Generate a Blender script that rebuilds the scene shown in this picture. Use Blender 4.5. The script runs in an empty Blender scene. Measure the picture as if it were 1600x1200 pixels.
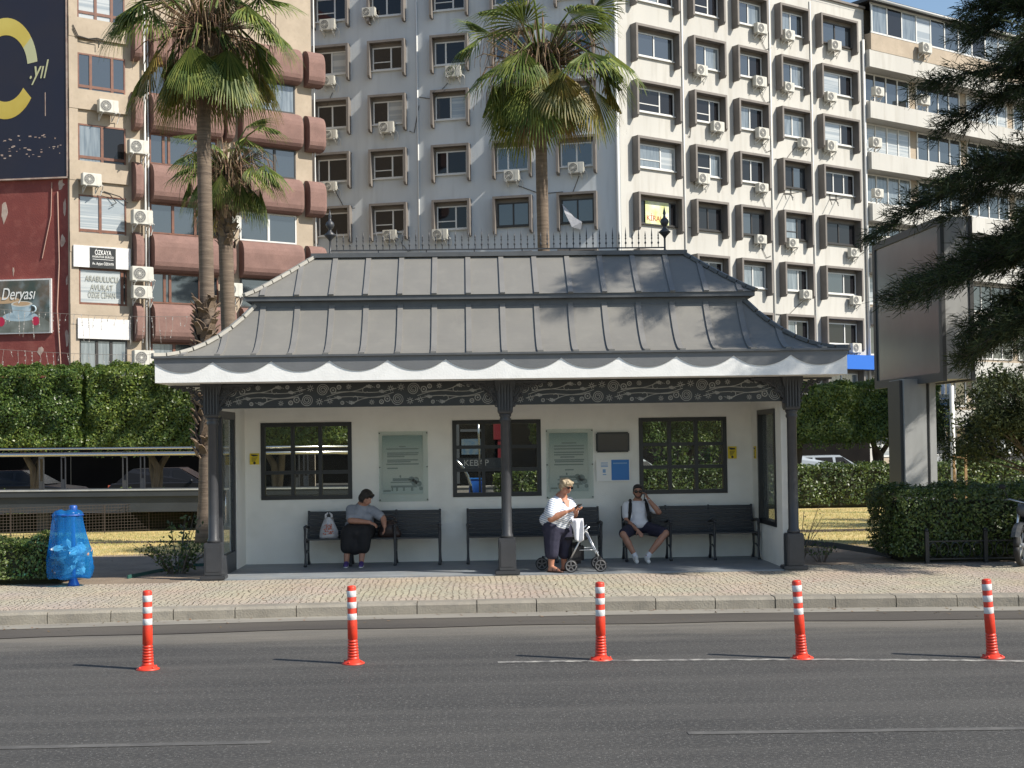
import bpy, bmesh, math, random
import numpy as np
from mathutils import Vector, Matrix
random.seed(7); rng = np.random.default_rng(11)
R = math.radians
sc = bpy.context.scene
COL = sc.collection
sin, cos, pi = math.sin, math.cos, math.pi

# ------------------------------------------------------------------ camera
F = 2133.33; PITCH = R(1.39); YAW = R(-1.8); ROLL = -.0145; SH = 38.; CH = 2.2
CR = Matrix.Rotation(YAW, 3, 'Z') @ Matrix.Rotation(pi/2 + PITCH, 3, 'X') @ Matrix.Rotation(ROLL, 3, 'Z')
def ray(u, v): return CR @ Vector(((u-800)/F, -(v-600-SH)/F, -1))
def W(u, v, Y):                      # a point measured on the plane at depth Y
    r = ray(u, v); t = Y/r.y; return Vector((t*r.x, Y, CH + t*r.z))
def G(u, v, z=.16):                  # a point measured on the ground
    r = ray(u, v); t = (z-CH)/r.z; return Vector((t*r.x, t*r.y, z))
def D(u, v, d):                      # a point at camera depth d
    r = ray(u, v); return Vector((r.x*d, r.y*d, CH + r.z*d))
cam = bpy.data.cameras.new('camera'); co = bpy.data.objects.new('camera', cam); COL.objects.link(co)
cam.lens = 48; cam.sensor_width = 36; cam.shift_y = SH/1600; cam.clip_end = 3000; cam.clip_start = .1
co.matrix_world = Matrix.Translation((0, 0, CH)) @ CR.to_4x4()
sc.camera = co

# ------------------------------------------------------------------ light
SUN = Vector((.684, -.319, .656)).normalized()
w = bpy.data.worlds.new('World'); sc.world = w; w.use_nodes = True
nt = w.node_tree; nt.nodes.clear()
sky = nt.nodes.new('ShaderNodeTexSky'); sky.sky_type = 'NISHITA'; sky.sun_disc = False
sky.sun_elevation = math.asin(SUN.z); sky.sun_rotation = math.atan2(SUN.x, SUN.y); sky.air_density = 1.2; sky.dust_density = .6; sky.ozone_density = 2.0
bg = nt.nodes.new('ShaderNodeBackground'); bg.inputs[1].default_value = .09
wo = nt.nodes.new('ShaderNodeOutputWorld'); nt.links.new(sky.outputs[0], bg.inputs[0]); nt.links.new(bg.outputs[0], wo.inputs[0])
sl = bpy.data.lights.new('sun', 'SUN'); sl.energy = 4.2; sl.angle = R(.53); sl.color = (1, .93, .82)
so = bpy.data.objects.new('sun', sl); COL.objects.link(so); so.rotation_euler = SUN.to_track_quat('Z', 'Y').to_euler(); so.location = (20, -10, 40)
sc.view_settings.view_transform = 'Standard'; sc.view_settings.look = 'None'; sc.view_settings.exposure = .75; sc.view_settings.gamma = 1
sc.cycles.max_bounces = 8; sc.cycles.transparent_max_bounces = 12

# ------------------------------------------------------------------ materials
def M(name, c, r=.6, c2=None, sc_=4., bump=0., bs=None, metal=0., spec=.5, stretch=(1, 1, 1), lo=.35, hi=.65, det=5., c3=None, s3=60., a3=.5, island=0., trans=0., ior=None, coat=0.):
    m = bpy.data.materials.new(name); m.use_nodes = True
    n = m.node_tree; N = n.nodes; L = n.links; b = N['Principled BSDF']
    b.inputs['Roughness'].default_value = r; b.inputs['Metallic'].default_value = metal; b.inputs['Specular IOR Level'].default_value = spec
    if ior: b.inputs['IOR'].default_value = ior
    if coat: b.inputs['Coat Weight'].default_value = coat; b.inputs['Coat Roughness'].default_value = .1
    col = None
    geo = N.new('ShaderNodeNewGeometry')
    mp = N.new('ShaderNodeMapping'); mp.inputs['Scale'].default_value = stretch; L.new(geo.outputs['Position'], mp.inputs[0])
    rgb = N.new('ShaderNodeRGB'); rgb.outputs[0].default_value = (*c, 1); col = rgb.outputs[0]
    if c2:
        no = N.new('ShaderNodeTexNoise'); no.inputs['Scale'].default_value = sc_; no.inputs['Detail'].default_value = det; L.new(mp.outputs[0], no.inputs[0])
        mr = N.new('ShaderNodeMapRange'); mr.inputs[1].default_value = lo; mr.inputs[2].default_value = hi; L.new(no.outputs[0], mr.inputs[0])
        mx = N.new('ShaderNodeMix'); mx.data_type = 'RGBA'; mx.inputs[7].default_value = (*c2, 1); L.new(col, mx.inputs[6]); L.new(mr.outputs[0], mx.inputs[0]); col = mx.outputs[2]
    if c3:
        no = N.new('ShaderNodeTexNoise'); no.inputs['Scale'].default_value = s3; no.inputs['Detail'].default_value = 3; L.new(mp.outputs[0], no.inputs[0])
        mr = N.new('ShaderNodeMapRange'); mr.inputs[1].default_value = .5; mr.inputs[2].default_value = .7; mr.inputs[4].default_value = a3; L.new(no.outputs[0], mr.inputs[0])
        mx = N.new('ShaderNodeMix'); mx.data_type = 'RGBA'; mx.inputs[7].default_value = (*c3, 1); L.new(col, mx.inputs[6]); L.new(mr.outputs[0], mx.inputs[0]); col = mx.outputs[2]
    if island:
        hs = N.new('ShaderNodeHueSaturation'); L.new(col, hs.inputs['Color'])
        mr = N.new('ShaderNodeMapRange'); mr.inputs[3].default_value = 1-island; mr.inputs[4].default_value = 1+island; L.new(geo.outputs['Random Per Island'], mr.inputs[0]); L.new(mr.outputs[0], hs.inputs['Value'])
        mr2 = N.new('ShaderNodeMapRange'); mr2.inputs[3].default_value = .5+.03; mr2.inputs[4].default_value = .5-.03; L.new(geo.outputs['Random Per Island'], mr2.inputs[0]); L.new(mr2.outputs[0], hs.inputs['Hue'])
        col = hs.outputs[0]
    L.new(col, b.inputs['Base Color'])
    if bump:
        no = N.new('ShaderNodeTexNoise'); no.inputs['Scale'].default_value = bs or sc_*4; no.inputs['Detail'].default_value = 6; L.new(mp.outputs[0], no.inputs[0])
        bp = N.new('ShaderNodeBump'); bp.inputs['Strength'].default_value = bump; bp.inputs['Distance'].default_value = .02; L.new(no.outputs[0], bp.inputs['Height']); L.new(bp.outputs[0], b.inputs['Normal'])
    if trans:
        tr = N.new('ShaderNodeBsdfTranslucent'); L.new(col, tr.inputs[0]); ms = N.new('ShaderNodeMixShader'); ms.inputs[0].default_value = trans
        L.new(b.outputs[0], ms.inputs[1]); L.new(tr.outputs[0], ms.inputs[2]); L.new(ms.outputs[0], N['Material Output'].inputs[0])
    return m
def glass(name, op=.15, tint=(.02, .03, .035), r=.02):         # clear pane: mostly see-through with a mirror-like gloss
    m = bpy.data.materials.new(name); m.use_nodes = True; n = m.node_tree; N = n.nodes; L = n.links
    N.remove(N['Principled BSDF'])
    t = N.new('ShaderNodeBsdfTransparent'); t.inputs[0].default_value = (.9, .93, .92, 1)
    p = N.new('ShaderNodeBsdfPrincipled'); p.inputs['Base Color'].default_value = (*tint, 1); p.inputs['Roughness'].default_value = r
    a = N.new('ShaderNodeMixShader'); a.inputs[0].default_value = op; L.new(t.outputs[0], a.inputs[1]); L.new(p.outputs[0], a.inputs[2])
    L.new(a.outputs[0], N['Material Output'].inputs[0]); return m

m_white = M('white_render', (.85, .84, .79), .8, (.79, .78, .73), 1.5, .25, 60, c3=(.62, .61, .56), s3=2.2, a3=.3)
m_fascia = M('white_painted_band', (.82, .82, .8), .55, (.76, .76, .74), 6, .2, 40)
m_scallop = M('grey_painted_band', (.15, .155, .16), .5, (.135, .14, .145), 5, .1, 30)
m_zinc = M('grey_standing_seam_sheet', (.19, .184, .167), .55, (.17, .165, .152), 1.6, .06, 25, c3=(.235, .225, .2), s3=5, a3=.25)
m_batten = M('grey_batten_seam', (.2, .195, .185), .5, (.175, .17, .16), 3)
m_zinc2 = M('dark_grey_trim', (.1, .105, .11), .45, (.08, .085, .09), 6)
m_hipcap = M('lit_hip_capping', (.4, .385, .34), .5, (.32, .31, .28), 5)  # paler than the other trim: the sunlit look is in the colour
m_iron = M('dark_grey_painted_iron', (.042, .044, .05), .42, (.035, .037, .042), 8, .1, 60)
m_black = M('black_painted_frame', (.014, .016, .018), .4)
m_orn = M('silver_ornament', (.3, .3, .285), .5, (.23, .23, .22), 9)
m_floor = M('grey_painted_floor', (.24, .265, .29), .55, (.19, .21, .23), 2.5, .1, 20, c3=(.3, .29, .27), s3=3, a3=.4)
m_glass = glass('clear_glass', .16)
m_glass2 = glass('smoky_side_glass', .45, (.12, .135, .14), .03)
m_bench = M('blue_black_bench_slats', (.02, .026, .036), .38, (.014, .018, .026), 12, .15, 90, stretch=(1, 6, 6))
m_asph = M('asphalt', (.052, .05, .047), .85, (.036, .035, .034), .55, .6, 130, stretch=(.7, 1, 1), c3=(.135, .13, .12), s3=42, a3=.7, det=8)
m_dust = M('dusty_asphalt', (.155, .142, .122), .9, (.075, .073, .07), .8, .4, 110, stretch=(.2, 1, 1), c3=(.17, .16, .14), s3=60, a3=.4, det=7)
m_gut = M('pale_gutter_concrete', (.26, .245, .21), .85, (.2, .185, .16), 2.2, .3, 60, stretch=(.3, 1, 1))
m_stain = M('dark_gutter_stain', (.055, .048, .042), .8, (.085, .075, .062), 1.1, .3, 60, stretch=(.25, 1, 1))
m_kerb = M('kerb_concrete', (.28, .255, .21), .85, (.215, .195, .16), 2.5, .4, 50, c3=(.17, .16, .14), s3=9, a3=.5)
m_line = M('worn_white_paint', (.36, .35, .32), .8, (.085, .082, .08), 9, .2, 60, lo=.36, hi=.62)
m_faint = M('faded_white_paint', (.115, .112, .106), .85, (.075, .073, .07), 6, .2, 60, lo=.34, hi=.6)
m_grass = M('dry_lawn', (.58, .45, .2), .95, (.36, .33, .12), 1.1, .6, 30, lo=.38, hi=.68, stretch=(.5, 1, 1), c3=(.3, .2, .1), s3=7, a3=.4)
m_blade = M('grass_blades', (.62, .49, .22), .9, (.38, .36, .13), 1.1, island=.3, trans=.3)
m_earth = M('bare_earth', (.24, .185, .135), .95, (.17, .13, .095), 1.6, .7, 22, c3=(.3, .25, .19), s3=18, a3=.4)
m_ground = M('far_ground', (.2, .18, .14), .95, (.15, .14, .1), .4)
m_street = M('back_street_asphalt', (.07, .068, .066), .9, (.055, .054, .053), .6)
m_ivy = M('ficus_leaf', (.14, .2, .04), .38, (.085, .145, .03), .5, island=.5, trans=.35, lo=.4, hi=.6)
m_hedge = M('privet_leaf', (.1, .15, .035), .4, (.06, .095, .025), 1.6, island=.55, trans=.3)
m_core = M('shaded_twig_core', (.03, .034, .015), .95, (.022, .024, .012), 6)  # solid twig core; shade inside the foliage is put into its colour
m_bark = M('grey_bark', (.17, .14, .11), .9, (.1, .08, .065), 6, .8, 30, stretch=(1, 1, .3))
m_palmbark = M('palm_bark', (.19, .145, .108), .9, (.12, .09, .068), 4, .8, 14, stretch=(.4, .4, 5), c3=(.08, .06, .048), s3=7, a3=.6)
m_boot = M('dry_palm_boot', (.2, .145, .1), .9, (.12, .085, .06), 5, .5, 30)
m_frond = M('green_palm_frond', (.175, .215, .055), .5, (.095, .14, .035), 2.5, island=.45, trans=.3, spec=.25)
m_frond2 = M('yellowing_palm_frond', (.26, .2, .05), .5, (.14, .15, .04), 2, island=.4, trans=.3)
m_dead = M('dead_palm_frond', (.27, .19, .11), .85, (.12, .078, .045), 3, island=.4, trans=.15)
m_needle = M('dark_conifer_needles', (.05, .068, .026), .65, (.03, .045, .02), 2, island=.6, trans=.15, spec=.2)
m_cbark = M('conifer_bark', (.1, .085, .075), .9, (.06, .05, .045), 8, .8, 30)
m_ofw = M('cream_office_render', (.5, .49, .455), .85, (.44, .43, .4), .35, .15, 30, stretch=(1, 1, .12), c3=(.33, .31, .27), s3=2.6, a3=.4)
m_ofg = M('shade_tinted_office_render', (.52, .55, .57), .85, (.47, .5, .52), .35, .15, 30, stretch=(1, 1, .12), c3=(.38, .4, .41), s3=2.6, a3=.4)  # cooler copy of the office render; the facade's shade tints the colour
m_fin = M('taupe_window_surround', (.185, .166, .15), .7, (.155, .138, .125), 1.5)
m_upvc = M('white_window_frame', (.6, .6, .58), .4)
m_brownw = M('brown_wooden_frame', (.17, .065, .035), .5, (.11, .045, .028), 5)
m_dframe = M('dark_window_frame', (.03, .028, .027), .45)
m_pane = M('office_window_glass', (.02, .026, .032), .03, ior=2.1)
m_paned = M('dark_window_glass', (.012, .012, .014), .04, ior=1.5)
m_curt = M('net_curtain_behind_glass', (.2, .23, .25), .12, (.1, .125, .145), 2.5, stretch=(3, 3, .3), ior=1.9)
m_blind = M('white_blind_behind_glass', (.42, .44, .44), .12, (.27, .3, .32), 1., stretch=(.1, .1, 7), ior=1.8, lo=.45, hi=.55)
m_beige = M('beige_stone_render', (.41, .34, .26), .85, (.35, .29, .22), 1.2, .2, 25, c3=(.29, .235, .18), s3=6, a3=.3)
m_rose = M('rose_brown_granulated_render', (.225, .132, .11), .85, (.18, .105, .088), 2., .5, 35, c3=(.15, .08, .066), s3=14, a3=.5)
m_red = M('dark_red_wall_paint', (.23, .055, .046), .85, (.18, .044, .038), .6, .4, 18, c3=(.3, .1, .08), s3=2.5, a3=.5)
m_scar = M('bare_plaster_patch', (.5, .4, .34), .9, (.36, .25, .21), 4)
m_navy = M('navy_billboard_sheet', (.012, .013, .03), .45, (.018, .016, .028), .5)
m_gold = M('gold_print', (.5, .36, .05), .5, (.62, .5, .12), .5)
m_goldp = M('pale_gold_print', (.5, .5, .3), .5)
m_ac = M('ac_casing', (.56, .545, .49), .5, (.49, .475, .42), 2.5)
m_acg = M('ac_grille', (.14, .14, .135), .5)
m_pipe = M('pale_pipe', (.62, .62, .6), .5)
m_cable = M('dark_cable', (.06, .055, .05), .7)
m_steel = M('stainless_steel', (.62, .6, .55), .22, metal=1.)
m_ramp = M('dark_grey_cladding', (.034, .04, .047), .5, (.028, .033, .039), 2)
m_orange = M('orange_red_plastic', (.72, .05, .02), .45, (.6, .04, .018), 9, c3=(.3, .04, .025), s3=16, a3=.45)
m_refl = M('white_reflective_band', (.68, .68, .68), .4, (.56, .55, .54), 12)
m_bag = M('blue_plastic_bag', (.01, .2, .62), .2, (.012, .24, .72), 5, .5, 9, trans=.3)
m_bagin = M('pale_litter_seen_through_bag', (.2, .42, .6), .3, (.05, .28, .6), 9, .8, 12, trans=.2, lo=.4, hi=.6)
m_binb = M('blue_painted_steel', (.012, .07, .3), .4)
m_bill = M('billboard_frame', (.075, .078, .08), .45)
m_billp = M('grey_lightbox_panel', (.15, .157, .155), .14, (.125, .13, .13), .8)
m_billw = M('pale_grey_metal', (.42, .43, .43), .45, (.36, .37, .37), 3, c3=(.27, .27, .26), s3=4, a3=.4, stretch=(1, 1, .3))
m_yellow = M('yellow_sticker', (.72, .55, .02), .45)
m_blue = M('blue_sign', (.02, .17, .5), .4)
m_awn = M('blue_awning', (.01, .12, .5), .6)
m_cream = M('cream_awning', (.75, .68, .55), .7)
m_skin = M('tan_skin', (.43, .2, .125), .5, (.37, .165, .105), 14)
m_skin2 = M('olive_skin', (.42, .22, .15), .5, (.36, .18, .12), 14)
m_lips = M('lips', (.3, .09, .08), .5)
m_hair_b = M('black_hair', (.012, .01, .01), .45, (.03, .02, .016), 30, .8, 60)
m_hair_g = M('silver_blonde_hair', (.46, .37, .24), .55, (.27, .21, .14), 22, .9, 50)
m_greytee = M('heather_grey_cloth', (.27, .29, .33), .9, (.23, .25, .29), 9, .3, 20)
m_tee = M('white_cotton', (.72, .73, .78), .85, (.64, .65, .7), 6, .5, 12)
m_navyc = M('navy_cloth', (.018, .018, .04), .85, (.025, .025, .05), 8, .4, 16)
m_blackc = M('black_cloth', (.008, .008, .01), .85, (.012, .012, .014), 8, .4, 16)
m_shoe = M('white_leather_shoe', (.7, .7, .68), .5)
m_purple = M('purple_trainer', (.06, .035, .16), .6)
m_sandal = M('brown_sandal', (.07, .03, .02), .6)
m_rubber = M('black_rubber', (.014, .014, .015), .7)
m_alu = M('aluminium_tube', (.6, .61, .63), .3, metal=.85)
m_leather = M('dark_brown_leather', (.025, .014, .012), .5)
m_plastic = M('white_plastic_bag', (.62, .62, .64), .35, (.54, .54, .56), 8, .8, 14, trans=.2)
m_redp = M('red_print', (.45, .1, .05), .5)
m_lens = M('dark_lens', (.01, .008, .008), .08)
m_txtw = M('white_lettering', (.8, .8, .78), .5)
m_txtg = M('grey_print', (.27, .3, .29), .6)
m_carw = M('shade_dulled_white_paint', (.3, .34, .38), .25, coat=.6)  # white paint dulled: the shade on the parked cars is in the colour
m_cars = M('silver_car_paint', (.22, .24, .26), .25, coat=.6)
m_cark = M('black_car_paint', (.012, .013, .016), .35, spec=.25)
m_wood = M('pale_timber', (.4, .26, .13), .7, (.3, .19, .1), 8)
m_green = M('green_edging_strip', (.03, .1, .085), .5)
m_shop = M('shade_dark_shopfront', (.005, .0045, .0045), .7, (.009, .008, .007), .6, spec=.05)  # near-black: dim shop interiors plus the shade under the trees, as colour
m_granite = M('granite_block', (.42, .38, .32), .85, (.34, .3, .26), 6, .3, 30)
m_mesh = M('rusty_wire', (.055, .042, .034), .8)
def stripes(name, a, b, freq, width):
    m = M(name, a, .85); n = m.node_tree; N = n.nodes; L = n.links
    g = N.new('ShaderNodeNewGeometry'); sx = N.new('ShaderNodeSeparateXYZ'); L.new(g.outputs['Position'], sx.inputs[0])
    ad = N.new('ShaderNodeMath'); ad.operation = 'MULTIPLY_ADD'; ad.inputs[1].default_value = .35; L.new(sx.outputs[0], ad.inputs[0]); L.new(sx.outputs[2], ad.inputs[2])
    mu = N.new('ShaderNodeMath'); mu.operation = 'MULTIPLY'; mu.inputs[1].default_value = freq; L.new(ad.outputs[0], mu.inputs[0])
    fr = N.new('ShaderNodeMath'); fr.operation = 'FRACT'; L.new(mu.outputs[0], fr.inputs[0])
    lt = N.new('ShaderNodeMath'); lt.operation = 'LESS_THAN'; lt.inputs[1].default_value = width; L.new(fr.outputs[0], lt.inputs[0])
    mx = N.new('ShaderNodeMix'); mx.data_type = 'RGBA'; mx.inputs[6].default_value = (*a, 1); mx.inputs[7].default_value = (*b, 1); L.new(lt.outputs[0], mx.inputs[0])
    L.new(mx.outputs[2], N['Principled BSDF'].inputs['Base Color']); return m
m_stripe = stripes('blue_and_white_striped_cloth', (.74, .75, .78), (.25, .33, .47), 30, .38)
def dusty(m):
    n = m.node_tree; N = n.nodes; L = n.links; b = N['Principled BSDF']; old = b.inputs['Base Color'].links[0].from_socket
    def mt(op, *a):
        q = N.new('ShaderNodeMath'); q.operation = op
        for i, x in enumerate(a):
            if isinstance(x, (int, float)): q.inputs[i].default_value = x
            else: L.new(x, q.inputs[i])
        return q.outputs[0]
    g = N.new('ShaderNodeNewGeometry'); sp = N.new('ShaderNodeSeparateXYZ'); L.new(g.outputs['Position'], sp.inputs[0])
    dx = mt('SUBTRACT', sp.outputs[0], .6); d = mt('ADD', sp.outputs[1], mt('MULTIPLY', mt('MULTIPLY', dx, dx), .0085))      # distance measured along the bay towards the kerb
    no = N.new('ShaderNodeTexNoise'); no.inputs['Scale'].default_value = .9; no.inputs['Detail'].default_value = 9; no.inputs['Roughness'].default_value = .65
    mp = N.new('ShaderNodeMapping'); mp.inputs['Scale'].default_value = (.35, 1.6, 1); L.new(g.outputs['Position'], mp.inputs[0]); L.new(mp.outputs[0], no.inputs[0])
    d2 = mt('ADD', d, mt('MULTIPLY', mt('SUBTRACT', no.outputs[0], .5), 2.6))
    f = N.new('ShaderNodeMapRange'); f.interpolation_type = 'SMOOTHSTEP'; f.inputs[1].default_value = 14.9; f.inputs[2].default_value = 16.6; f.inputs[4].default_value = .95; L.new(d2, f.inputs[0])
    mx = N.new('ShaderNodeMix'); mx.data_type = 'RGBA'; mx.inputs[7].default_value = (.185, .168, .14, 1); L.new(old, mx.inputs[6]); L.new(f.outputs[0], mx.inputs[0])
    # long worn wheel streaks
    n2 = N.new('ShaderNodeTexNoise'); n2.inputs['Scale'].default_value = 2.2; n2.inputs['Detail'].default_value = 6; m2 = N.new('ShaderNodeMapping'); m2.inputs['Scale'].default_value = (.03, 1.4, 1); L.new(g.outputs['Position'], m2.inputs[0]); L.new(m2.outputs[0], n2.inputs[0])
    f2 = N.new('ShaderNodeMapRange'); f2.inputs[1].default_value = .45; f2.inputs[2].default_value = .75; f2.inputs[4].default_value = .55; L.new(n2.outputs[0], f2.inputs[0])
    mx2 = N.new('ShaderNodeMix'); mx2.data_type = 'RGBA'; mx2.inputs[7].default_value = (.1, .095, .088, 1); L.new(mx.outputs[2], mx2.inputs[6]); L.new(f2.outputs[0], mx2.inputs[0])
    # bright stone grains
    v = N.new('ShaderNodeTexVoronoi'); v.inputs['Scale'].default_value = 34; L.new(g.outputs['Position'], v.inputs['Vector'])
    lt = mt('LESS_THAN', v.outputs['Distance'], .22); sc1 = N.new('ShaderNodeSeparateColor'); L.new(v.outputs['Color'], sc1.inputs[0]); gt = mt('GREATER_THAN', sc1.outputs[0], .62); k = mt('MULTIPLY', mt('MULTIPLY', lt, gt), .7)
    mx3 = N.new('ShaderNodeMix'); mx3.data_type = 'RGBA'; mx3.inputs[7].default_value = (.2, .195, .185, 1); L.new(mx2.outputs[2], mx3.inputs[6]); L.new(k, mx3.inputs[0]); L.new(mx3.outputs[2], b.inputs['Base Color'])
dusty(m_asph)
def cobble():
    m = M('fan_laid_cobbles', (.4, .33, .24), .85); n = m.node_tree; N = n.nodes; L = n.links; b = N['Principled BSDF']
    g = N.new('ShaderNodeNewGeometry'); sp = N.new('ShaderNodeSeparateXYZ'); L.new(g.outputs['Position'], sp.inputs[0])
    def math_(op, a, b_=None, c=None):
        q = N.new('ShaderNodeMath'); q.operation = op
        for i, x in enumerate((a, b_, c)):
            if x is None: continue
            if isinstance(x, (int, float)): q.inputs[i].default_value = x
            else: L.new(x, q.inputs[i])
        return q.outputs[0]
    # shallow arcs: y is bent by a repeating parabola in x
    xf = math_('SUBTRACT', math_('FRACT', math_('MULTIPLY', sp.outputs[0], 1/1.15)), .5)
    bend = math_('MULTIPLY', math_('MULTIPLY', xf, xf), 2.2)
    y2 = math_('ADD', sp.outputs[1], bend)
    cv = N.new('ShaderNodeCombineXYZ'); L.new(sp.outputs[0], cv.inputs[0]); L.new(y2, cv.inputs[1])
    nz = N.new('ShaderNodeTexNoise'); nz.inputs['Scale'].default_value = 2.5; L.new(g.outputs['Position'], nz.inputs[0])
    va = N.new('ShaderNodeVectorMath'); va.operation = 'MULTIPLY_ADD'; va.inputs[1].default_value = (.12, .12, 0); L.new(nz.outputs['Color'], va.inputs[0]); L.new(cv.outputs[0], va.inputs[2])
    def vor(feat):
        v = N.new('ShaderNodeTexVoronoi'); v.voronoi_dimensions = '2D'; v.feature = feat; v.inputs['Scale'].default_value = 11.5; v.inputs['Randomness'].default_value = .55; L.new(va.outputs[0], v.inputs['Vector']); return v
    e = vor('DISTANCE_TO_EDGE'); c = vor('F1')
    mr = N.new('ShaderNodeMapRange'); mr.inputs[1].default_value = .01; mr.inputs[2].default_value = .1; L.new(e.outputs['Distance'], mr.inputs[0])
    big = N.new('ShaderNodeTexNoise'); big.inputs['Scale'].default_value = .9; big.inputs['Detail'].default_value = 6; L.new(g.outputs['Position'], big.inputs[0])
    mx = N.new('ShaderNodeMix'); mx.data_type = 'RGBA'; mx.inputs[6].default_value = (.56, .475, .37, 1); mx.inputs[7].default_value = (.42, .37, .3, 1); L.new(c.outputs['Color'], mx.inputs[0])
    mb_ = N.new('ShaderNodeMix'); mb_.data_type = 'RGBA'; mb_.blend_type = 'MULTIPLY'; mb_.inputs[0].default_value = .25; L.new(mx.outputs[2], mb_.inputs[6]); L.new(big.outputs['Color'], mb_.inputs[7])
    m2 = N.new('ShaderNodeMix'); m2.data_type = 'RGBA'; m2.inputs[6].default_value = (.22, .175, .125, 1); L.new(mb_.outputs[2], m2.inputs[7]); L.new(mr.outputs[0], m2.inputs[0])
    L.new(m2.outputs[2], b.inputs['Base Color'])
    bp = N.new('ShaderNodeBump'); bp.inputs['Strength'].default_value = 1.; bp.inputs['Distance'].default_value = .035; L.new(mr.outputs[0], bp.inputs['Height']); L.new(bp.outputs[0], b.inputs['Normal'])
    return m
m_cob = cobble()

# ------------------------------------------------------------------ mesh helpers
def mesh_of(v, f, mats, mi=None, sm=None, fixn=True):
    me = bpy.data.meshes.new('m'); me.from_pydata([tuple(p) for p in v], [], f)
    for m in mats: me.materials.append(m)
    if mi: me.polygons.foreach_set('material_index', mi)
    if sm: me.polygons.foreach_set('use_smooth', sm)
    if fixn:
        b = bmesh.new(); b.from_mesh(me); bmesh.ops.recalc_face_normals(b, faces=b.faces); b.to_mesh(me); b.free()
    me.update(); return me
def link(name, me, parent=None, loc=(0, 0, 0), rz=0.):
    o = bpy.data.objects.new(name, me); COL.objects.link(o); me and setattr(me, 'name', name)
    o.location = loc; o.rotation_euler = (0, 0, rz)
    if parent: o.parent = parent
    return o
class MB:
    def __init__(s): s.v = []; s.f = []; s.mi = []; s.sm = []
    def add(s, vs, fs, mi=0, sm=False):
        k = len(s.v); s.v += [Vector(p) for p in vs]; s.f += [[k+i for i in f] for f in fs]; s.mi += [mi]*len(fs); s.sm += [sm]*len(fs); return s
    def box(s, x0, x1, y0, y1, z0, z1, mi=0):
        return s.add([(x, y, z) for z in (z0, z1) for y in (y0, y1) for x in (x0, x1)], [(0, 2, 3, 1), (4, 5, 7, 6), (0, 1, 5, 4), (2, 6, 7, 3), (0, 4, 6, 2), (1, 3, 7, 5)], mi)
    def bbox(s, x0, x1, y0, y1, z0, z1, b=.02, mi=0):            # box with chamfered edges
        bm = bmesh.new(); r = bmesh.ops.create_cube(bm, size=1)
        for v in bm.verts: v.co = Vector(((x0+x1)/2+v.co.x*(x1-x0), (y0+y1)/2+v.co.y*(y1-y0), (z0+z1)/2+v.co.z*(z1-z0)))
        bmesh.ops.bevel(bm, geom=bm.edges[:], offset=b, segments=2, affect='EDGES')
        bm.verts.index_update(); s.add([v.co.copy() for v in bm.verts], [[v.index for v in f.verts] for f in bm.faces], mi); bm.free(); return s
    def bar(s, p, q, a, b=None, mi=0, up=(0, 0, 1)):             # rectangular bar from p to q
        p = Vector(p); q = Vector(q); b = b or a; d = (q-p).normalized(); u = Vector(up)
        if abs(d.dot(u)) > .98: u = Vector((0, 1, 0))
        x = d.cross(u).normalized(); y = x.cross(d)
        vs = [e+x*i*a/2+y*j*b/2 for e in (p, q) for i, j in ((-1, -1), (1, -1), (1, 1), (-1, 1))]
        return s.add(vs, [(3, 2, 1, 0), (4, 5, 6, 7), (0, 1, 5, 4), (1, 2, 6, 5), (2, 3, 7, 6), (3, 0, 4, 7)], mi)
    def tube(s, pts, r, n=8, mi=0, cap=True):
        pts = [Vector(p) for p in pts]; k = len(pts); rs = r if isinstance(r, (list, tuple)) else [r]*k; vs = []; px = None
        for i, p in enumerate(pts):
            d = (pts[min(i+1, k-1)]-pts[max(i-1, 0)]).normalized()
            if px is None:
                u = Vector((0, 0, 1)) if abs(d.z) < .9 else Vector((0, 1, 0)); px = d.cross(u).normalized()
            else: px = (px-d*px.dot(d)).normalized()
            py = d.cross(px)
            vs += [p+(px*cos(2*pi*j/n)+py*sin(2*pi*j/n))*rs[i] for j in range(n)]
        fs = [(i*n+j, i*n+(j+1) % n, (i+1)*n+(j+1) % n, (i+1)*n+j) for i in range(k-1) for j in range(n)]
        if cap: fs += [tuple(range(n-1, -1, -1)), tuple((k-1)*n+j for j in range(n))]
        return s.add(vs, fs, mi, n > 5)
    def lathe(s, prof, c=(0, 0, 0), n=16, mi=0, sm=True, axis='z'):
        c = Vector(c); vs = []
        for r, h in prof:
            for j in range(n):
                a = 2*pi*(j+.5)/n; x, y = r*cos(a), r*sin(a)
                vs.append(c+Vector({'z': (x, y, h), 'y': (x, h, y), 'x': (h, x, y)}[axis]))
        k = len(prof); fs = [(i*n+j, i*n+(j+1) % n, (i+1)*n+(j+1) % n, (i+1)*n+j) for i in range(k-1) for j in range(n)]
        fs += [tuple(range(n-1, -1, -1)), tuple((k-1)*n+j for j in range(n))]
        return s.add(vs, fs, mi, sm)
    def prism(s, poly, d0, d1, ax='y', mi=0):                    # 2-D outline pushed along an axis
        def P(a, b, d): return {'y': (a, d, b), 'x': (d, a, b), 'z': (a, b, d)}[ax]
        k = len(poly); vs = [P(a, b, d0) for a, b in poly]+[P(a, b, d1) for a, b in poly]
        fs = [tuple(range(k-1, -1, -1)), tuple(range(k, 2*k))]+[(i, (i+1) % k, k+(i+1) % k, k+i) for i in range(k)]
        return s.add(vs, fs, mi)
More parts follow.
